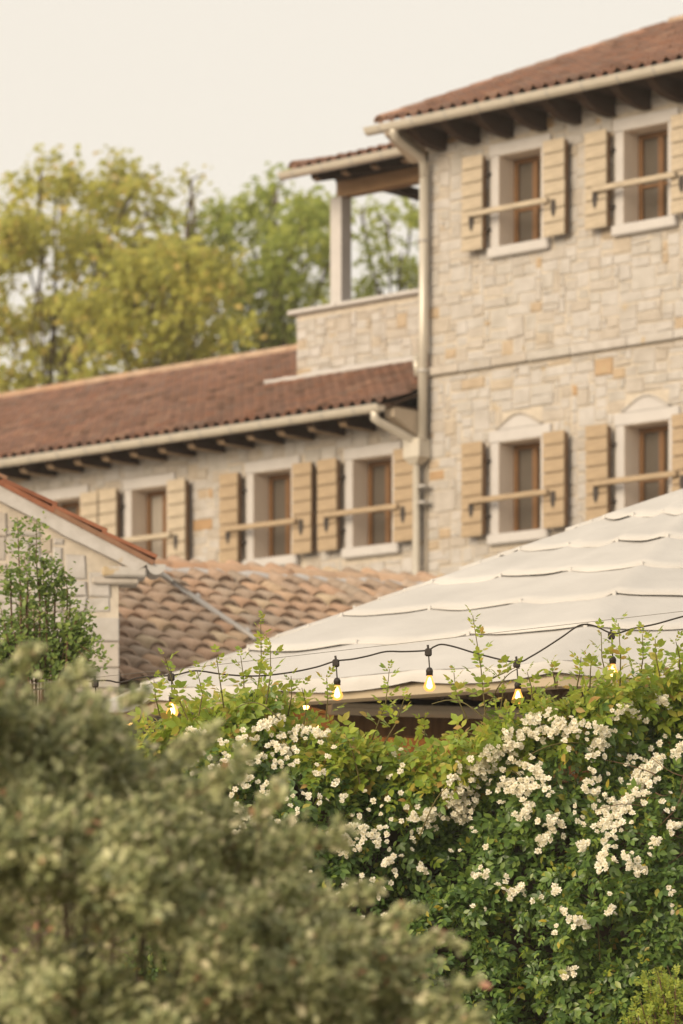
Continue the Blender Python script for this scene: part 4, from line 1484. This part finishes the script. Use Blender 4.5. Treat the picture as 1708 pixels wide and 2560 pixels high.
# sprays reaching out past the outline
for (u, v, u2, v2) in ((640, 2060, 705, 1985), (760, 2110, 842, 2085), (980, 2370, 1110, 2355), (1040, 2500, 1165, 2470), (820, 2260, 905, 2230), (430, 1880, 510, 1850), (250, 1730, 330, 1740), (900, 2330, 1010, 2290), (540, 1985, 600, 1900), (1050, 2560, 1190, 2550), (60, 1690, 70, 1640), (160, 1720, 200, 1690)):
    a, b = at(u, v, 10.6), at(u2, v2, 10.6)
    for k in range(7):
        w = k / 6
        tuft(u + (u2 - u) * w, v + (v2 - v) * w, 10.6, ((b - a).normalized() + Vector((random.gauss(0, .4), random.gauss(0, .4), random.gauss(0, .4)))).normalized(), .045, int(34 - 18 * w), .012)
P, A, Nn, Ls = map(np.array, (P, A, Nn, Ls))
tag(link('foliage', cloud_mesh('foliage', P - BO, A, Nn, Ls, L6_V, L6_F, [M['bush_leaf']]), bush), kind='stuff')
mb = MB()
for (a, b) in Tw[::3]: mb.tube([a - bush.location, b - bush.location], [.0022, .001], 4, cap=False)
tag(mb.build('twigs', M['twig'], bush), kind='stuff')
for k in range(22):
    py_ = random.uniform(1800, 2600); xm = float(np.interp(py_, ys_, xs_)) * random.uniform(.5, .9)
    T = at(xm, py_, 10.9); B = Vector((bush.location.x + random.uniform(-.15, .15), 11.1, 0))
    mid_ = B.lerp(T, .55) + Vector((-.05, .1, .12))
    mb = MB(); mb.tube([B - bush.location, mid_ - bush.location, T - bush.location], [.012, .007, .003], 6); mb.build('branch', M['bark'], bush)

# ---------------------------------------------------------------- trees behind the wing
def tree(label, name, clumps, d0, base_px, mat, leaf=.15, dens=.72, trunk_r=.09):
    base_w = at(base_px, 1200, d0)
    root = empty(name, None, (base_w.x, base_w.y, 0)); tag(root, label, 'tree', 'trees behind the wing')
    ro = Vector(root.location)
    fork = at(base_px, 1060, d0) - ro
    mb = MB(); mb.tube([(0, 0, 0), (.08, 0, fork.z * .5), fork], [trunk_r, trunk_r * .8, trunk_r * .55], 9)
    tr = mb.build('trunk', M['bark'], root, True)
    P, A, Nn, Ls = [], [], [], []
    for (x, y, rx_, ry_, n) in clumps:
        d = d0 + random.uniform(-1.6, 1.6); C = at(x, y, d); k = d / F
        tip = C - ro
        m1 = fork.lerp(tip, .5) + Vector((random.uniform(-.3, .3), random.uniform(-.3, .3), .25))
        mb = MB(); mb.tube([fork, m1, tip, tip + Vector((random.uniform(-.3, .3), 0, ry_ * k * .7))], [trunk_r * .34, trunk_r * .2, .035, .012], 6); mb.build('limb', M['bark'], tr)
        n = int(n * dens)
        subs = max(3, n // 62)
        cents = []
        for s in range(subs):
            v = Vector((random.gauss(0, .6), random.gauss(0, .55), random.gauss(0, .62)))
            if v.length > 1.35: v = v.normalized() * 1.3
            cents.append(Vector((v.x * rx_ * k, v.y * rx_ * k * 1.2, v.z * ry_ * k)))
        for j in range(n):
            c0 = random.choice(cents)
            o = Vector((random.gauss(0, .20), random.gauss(0, .20), random.gauss(0, .14)))
            P.append(C + c0 + o); A.append((random.gauss(0, 1), random.gauss(0, 1), random.gauss(-.1, .7))); Nn.append((random.gauss(-.6, .6), random.gauss(-.7, .6), .7)); Ls.append(leaf * random.uniform(.6, 1.3))
    P, A, Nn, Ls = map(np.array, (P, A, Nn, Ls))
    tag(link('crown', cloud_mesh('crown', P - np.array(ro), A, Nn, Ls, L6_V * np.array([1.25, 1, 1]), L6_F, [mat]), root), kind='stuff')


tree('broad yellow-green tree rising over the end of the wing roof', 'broadleaf_tree',
     [(40, 560, 90, 80, 700), (140, 500, 95, 70, 700), (110, 640, 130, 80, 1100), (230, 560, 90, 90, 600), (300, 470, 75, 50, 420), (370, 540, 65, 75, 420), (335, 650, 90, 60, 560), (150, 760, 170, 90, 1700),
      (-40, 680, 90, 110, 800), (20, 820, 120, 80, 560), (160, 880, 110, 50, 260), (100, 445, 45, 40, 160), (350, 450, 40, 30, 130), (60, 965, 110, 40, 800), (250, 650, 90, 80, 700), (200, 930, 130, 45, 520), (240, 800, 120, 80, 900), (160, 440, 25, 35, 70)], 72, 120, M['tree_leaf'])
tree('bronze-tinged tree with low hanging branches between its neighbours', 'broadleaf_tree',
     [(400, 720, 120, 80, 1500), (310, 820, 120, 70, 1200), (470, 820, 110, 60, 800), (300, 710, 80, 60, 600), (520, 700, 90, 70, 900), (430, 640, 60, 40, 420), (500, 930, 110, 40, 380), (330, 880, 110, 50, 420), (470, 640, 70, 50, 420), (560, 870, 80, 50, 500), (420, 900, 90, 25, 120), (230, 930, 90, 40, 200)], 70, 400, M['tree_leaf'])
tree('deep green tree showing through the open loggia of the tall house', 'broadleaf_tree',
     [(680, 530, 70, 60, 520), (740, 600, 90, 80, 900), (640, 640, 100, 80, 900), (700, 740, 110, 80, 1300), (590, 780, 110, 80, 1200), (760, 500, 60, 40, 300), (650, 860, 100, 50, 900), (800, 560, 55, 50, 260), (560, 600, 50, 50, 260), (500, 640, 60, 50, 400), (470, 570, 45, 40, 160), (430, 590, 50, 50, 240), (690, 470, 30, 30, 90), (540, 550, 28, 28, 70),
      (760, 820, 90, 70, 700), (820, 660, 60, 90, 400)], 74, 660, M['tree_leaf2'])
tree('loose open tree seen past the loggia pillar beside the downpipe', 'broadleaf_tree',
     [(905, 540, 45, 35, 110), (970, 560, 55, 45, 150), (1030, 530, 40, 40, 120), (920, 640, 50, 50, 110), (1000, 660, 60, 50, 150), (950, 740, 80, 35, 300), (1030, 740, 50, 50, 240), (890, 740, 50, 30, 160), (1080, 620, 60, 90, 300)], 76, 985, M['tree_leaf2'])
tree('slender young poplar sapling with a bare wispy tip', 'young_tree', [(476, 450, 10, 22, 40), (474, 500, 9, 30, 34), (472, 560, 9, 30, 26), (480, 640, 22, 30, 60)], 71, 474, M['tree_leaf'], .11, 1.0, .07)

# ================================================================== STRING LIGHTS
DL = 19.45


def spline(pts, n=6):
    """Catmull-Rom through points"""
    P = [pts[0]] + list(pts) + [pts[-1]]
    out = []
    for i in range(1, len(P) - 2):
        for k in range(n):
            t = k / n
            a, b, c_, d_ = P[i - 1], P[i], P[i + 1], P[i + 2]
            out.append(.5 * ((2 * b) + (c_ - a) * t + (2 * a - 5 * b + 4 * c_ - d_) * t * t + (3 * b - a - 3 * c_ + d_) * t ** 3))
    out.append(P[-2])
    return out


def bulb(parent, px, ytop, ysock, ybulb, ybot, d, glow='filament', cord=True):
    s = d / F
    a = at(px, ysock, d) - parent.location
    if cord:
        mb = MB(); mb.tube([at(px - 3, ytop, d) - parent.location, a], .0035, 6); mb.build('drop_cord', M['cable'], parent)
        mb = MB(); c_ = at(px - 3, ytop, d) - parent.location
        mb.box(c_.x - .018, c_.x + .018, c_.y - .012, c_.y + .012, c_.z - .026, c_.z + .014, .007); mb.tube([c_ + Vector((0, 0, .01)), c_ + Vector((-.003, 0, .032))], .006, 6)
        mb.build('junction', M['cable'], parent)
    hs_ = (ybulb - ysock) * s
    mb = MB(); mb.lathe([(.004, 0), (.012, -.004), (.0175, -hs_ * .35), (.0185, -hs_ * .6), (.017, -hs_ * .62), (.0172, -hs_), (.0, -hs_)], a, 12)
    so = mb.build('socket', M['cable'], parent, True)
    hb = (ybot - ybulb) * s; r = .031
    prof = [(.013, -hs_ + .001), (.0145, -hs_ - hb * .12), (.021, -hs_ - hb * .35), (.0275, -hs_ - hb * .55), (r, -hs_ - hb * .70), (.0265, -hs_ - hb * .84), (.017, -hs_ - hb * .96), (.004, -hs_ - hb)]
    mb = MB(); mb.lathe(prof, a, 16); b = mb.build('bulb', M['glass_glow'], parent, True)
    prof = [(.002, -hs_ - hb * .10), (.007, -hs_ - hb * .2), (.012, -hs_ - hb * .45), (.0155, -hs_ - hb * .62), (.013, -hs_ - hb * .76), (.003, -hs_ - hb * .84)]
    mb = MB(); mb.lathe(prof, a, 12); mb.build('filament', M[glow], b, True)


sl = empty('string_lights', None, (at(843, 1650, DL).x, DL, EYE + .9))
tag(sl, 'black festoon cable with glowing bulbs strung above the rose hedge', 'string lights')
wp = [(-120, 1742), (30, 1732), (241, 1702), (300, 1706), (350, 1694), (434, 1688), (490, 1677), (560, 1686), (640, 1690), (720, 1682), (790, 1668), (838, 1653), (880, 1648), (920, 1640), (965, 1629), (1010, 1629), (1067, 1626), (1085, 1617), (1105, 1611), (1140, 1618),
      (1200, 1636), (1289, 1655), (1330, 1640), (1400, 1596), (1440, 1568), (1462, 1561), (1490, 1566), (1535, 1584), (1580, 1572), (1640, 1560), (1708, 1541), (1850, 1505)]
mb = MB(); mb.tube(spline([at(x, y, DL) - sl.location for x, y in wp], 5), .0042, 6)
mb.build('cable', M['cable'], sl, True)
for (x, a_, b_, c_, d_) in ((843, 1655, 1694, 1713, 1751), (1074, 1628, 1668, 1689, 1729), (1295, 1657, 1703, 1723, 1761), (1532, 1586, 1640, 1660, 1699), (431, 1690, 1735, 1755, 1794), (241, 1706, 1745, 1764, 1803), (56, 1733, 1752, 1770, 1806)):
    bulb(sl, x, a_, b_, c_, d_, DL)
mw = MB(); mw.tube([at(-200, 1739, DL + .02), at(540, 1662, DL + .02), at(1708, 1528, DL + .02), at(1900, 1506, DL + .02)], .0014, 5)
tag(mw.build('steel_wire', M['wire']), 'thin taut steel wire running just above the festoon cable', 'wire')

# second string under the canopy and along the annex porch
s2 = empty('string_lights', None, (at(1050, 1800, 27.0).x, 27.0, EYE + 2.1))
tag(s2, 'festoon string with small glowing bulbs deep under the canopy beside the porch', 'string lights')
pts = []
back = [(150, 1798), (322, 1798), (549, 1745), (636, 1730), (764, 1755), (787, 1806), (1000, 1804), (1096, 1812), (1218, 1800), (1400, 1822)]
D2 = 24.9
mb = MB(); mb.tube(spline([at(x, y - 22, D2) - s2.location for x, y in back], 4), .005, 5); mb.build('cable', M['cable'], s2, True)
for (x, y) in back:
    c_ = at(x, y, D2) - s2.location
    mb = MB(); mb.lathe([(.003, .058), (.016, .05), (.018, .02), (.017, .012), (0, .012)], c_, 10); mb.build('socket', M['cable'], s2, True)
    mb = MB(); mb.lathe([(.012, .012), (.020, -.014), (.023, -.028), (.017, -.043), (.003, -.050)], c_, 12); mb.build('bulb', M['back_glow'], s2, True)
for x in (1000, 1218):
    ld = bpy.data.lights.new('porch_bulb_light', 'POINT'); ld.energy = 22; ld.color = (1, .58, .22); ld.shadow_soft_size = .03
    lo = bpy.data.objects.new('porch_bulb_light', ld); COL.objects.link(lo); lo.location = at(x, 1838, D2 - .1)

# ================================================================== EVENING HAZE
hm = bpy.data.materials.new('evening_haze'); hm.use_nodes = True
ht = hm.node_tree; ht.nodes.clear()
ho = ht.nodes.new('ShaderNodeOutputMaterial'); hv = ht.nodes.new('ShaderNodeVolumePrincipled')
hv.inputs['Color'].default_value = (.97, .95, .90, 1); hv.inputs['Density'].default_value = .0007; hv.inputs['Anisotropy'].default_value = .1
ht.links.new(hv.outputs[0], ho.inputs['Volume'])
mb = MB(); mb.box(-960, 960, -90, 1860, -2, 24)
tag(mb.build('haze', hm), kind='stuff')

print('house roof', RB, math.degrees(PITCH), 'wing', WB, 'parapet', PQ, 'annex', AB, 'canopy r', rad, 'leaf objs', nleaf, 'flowers', len(items))
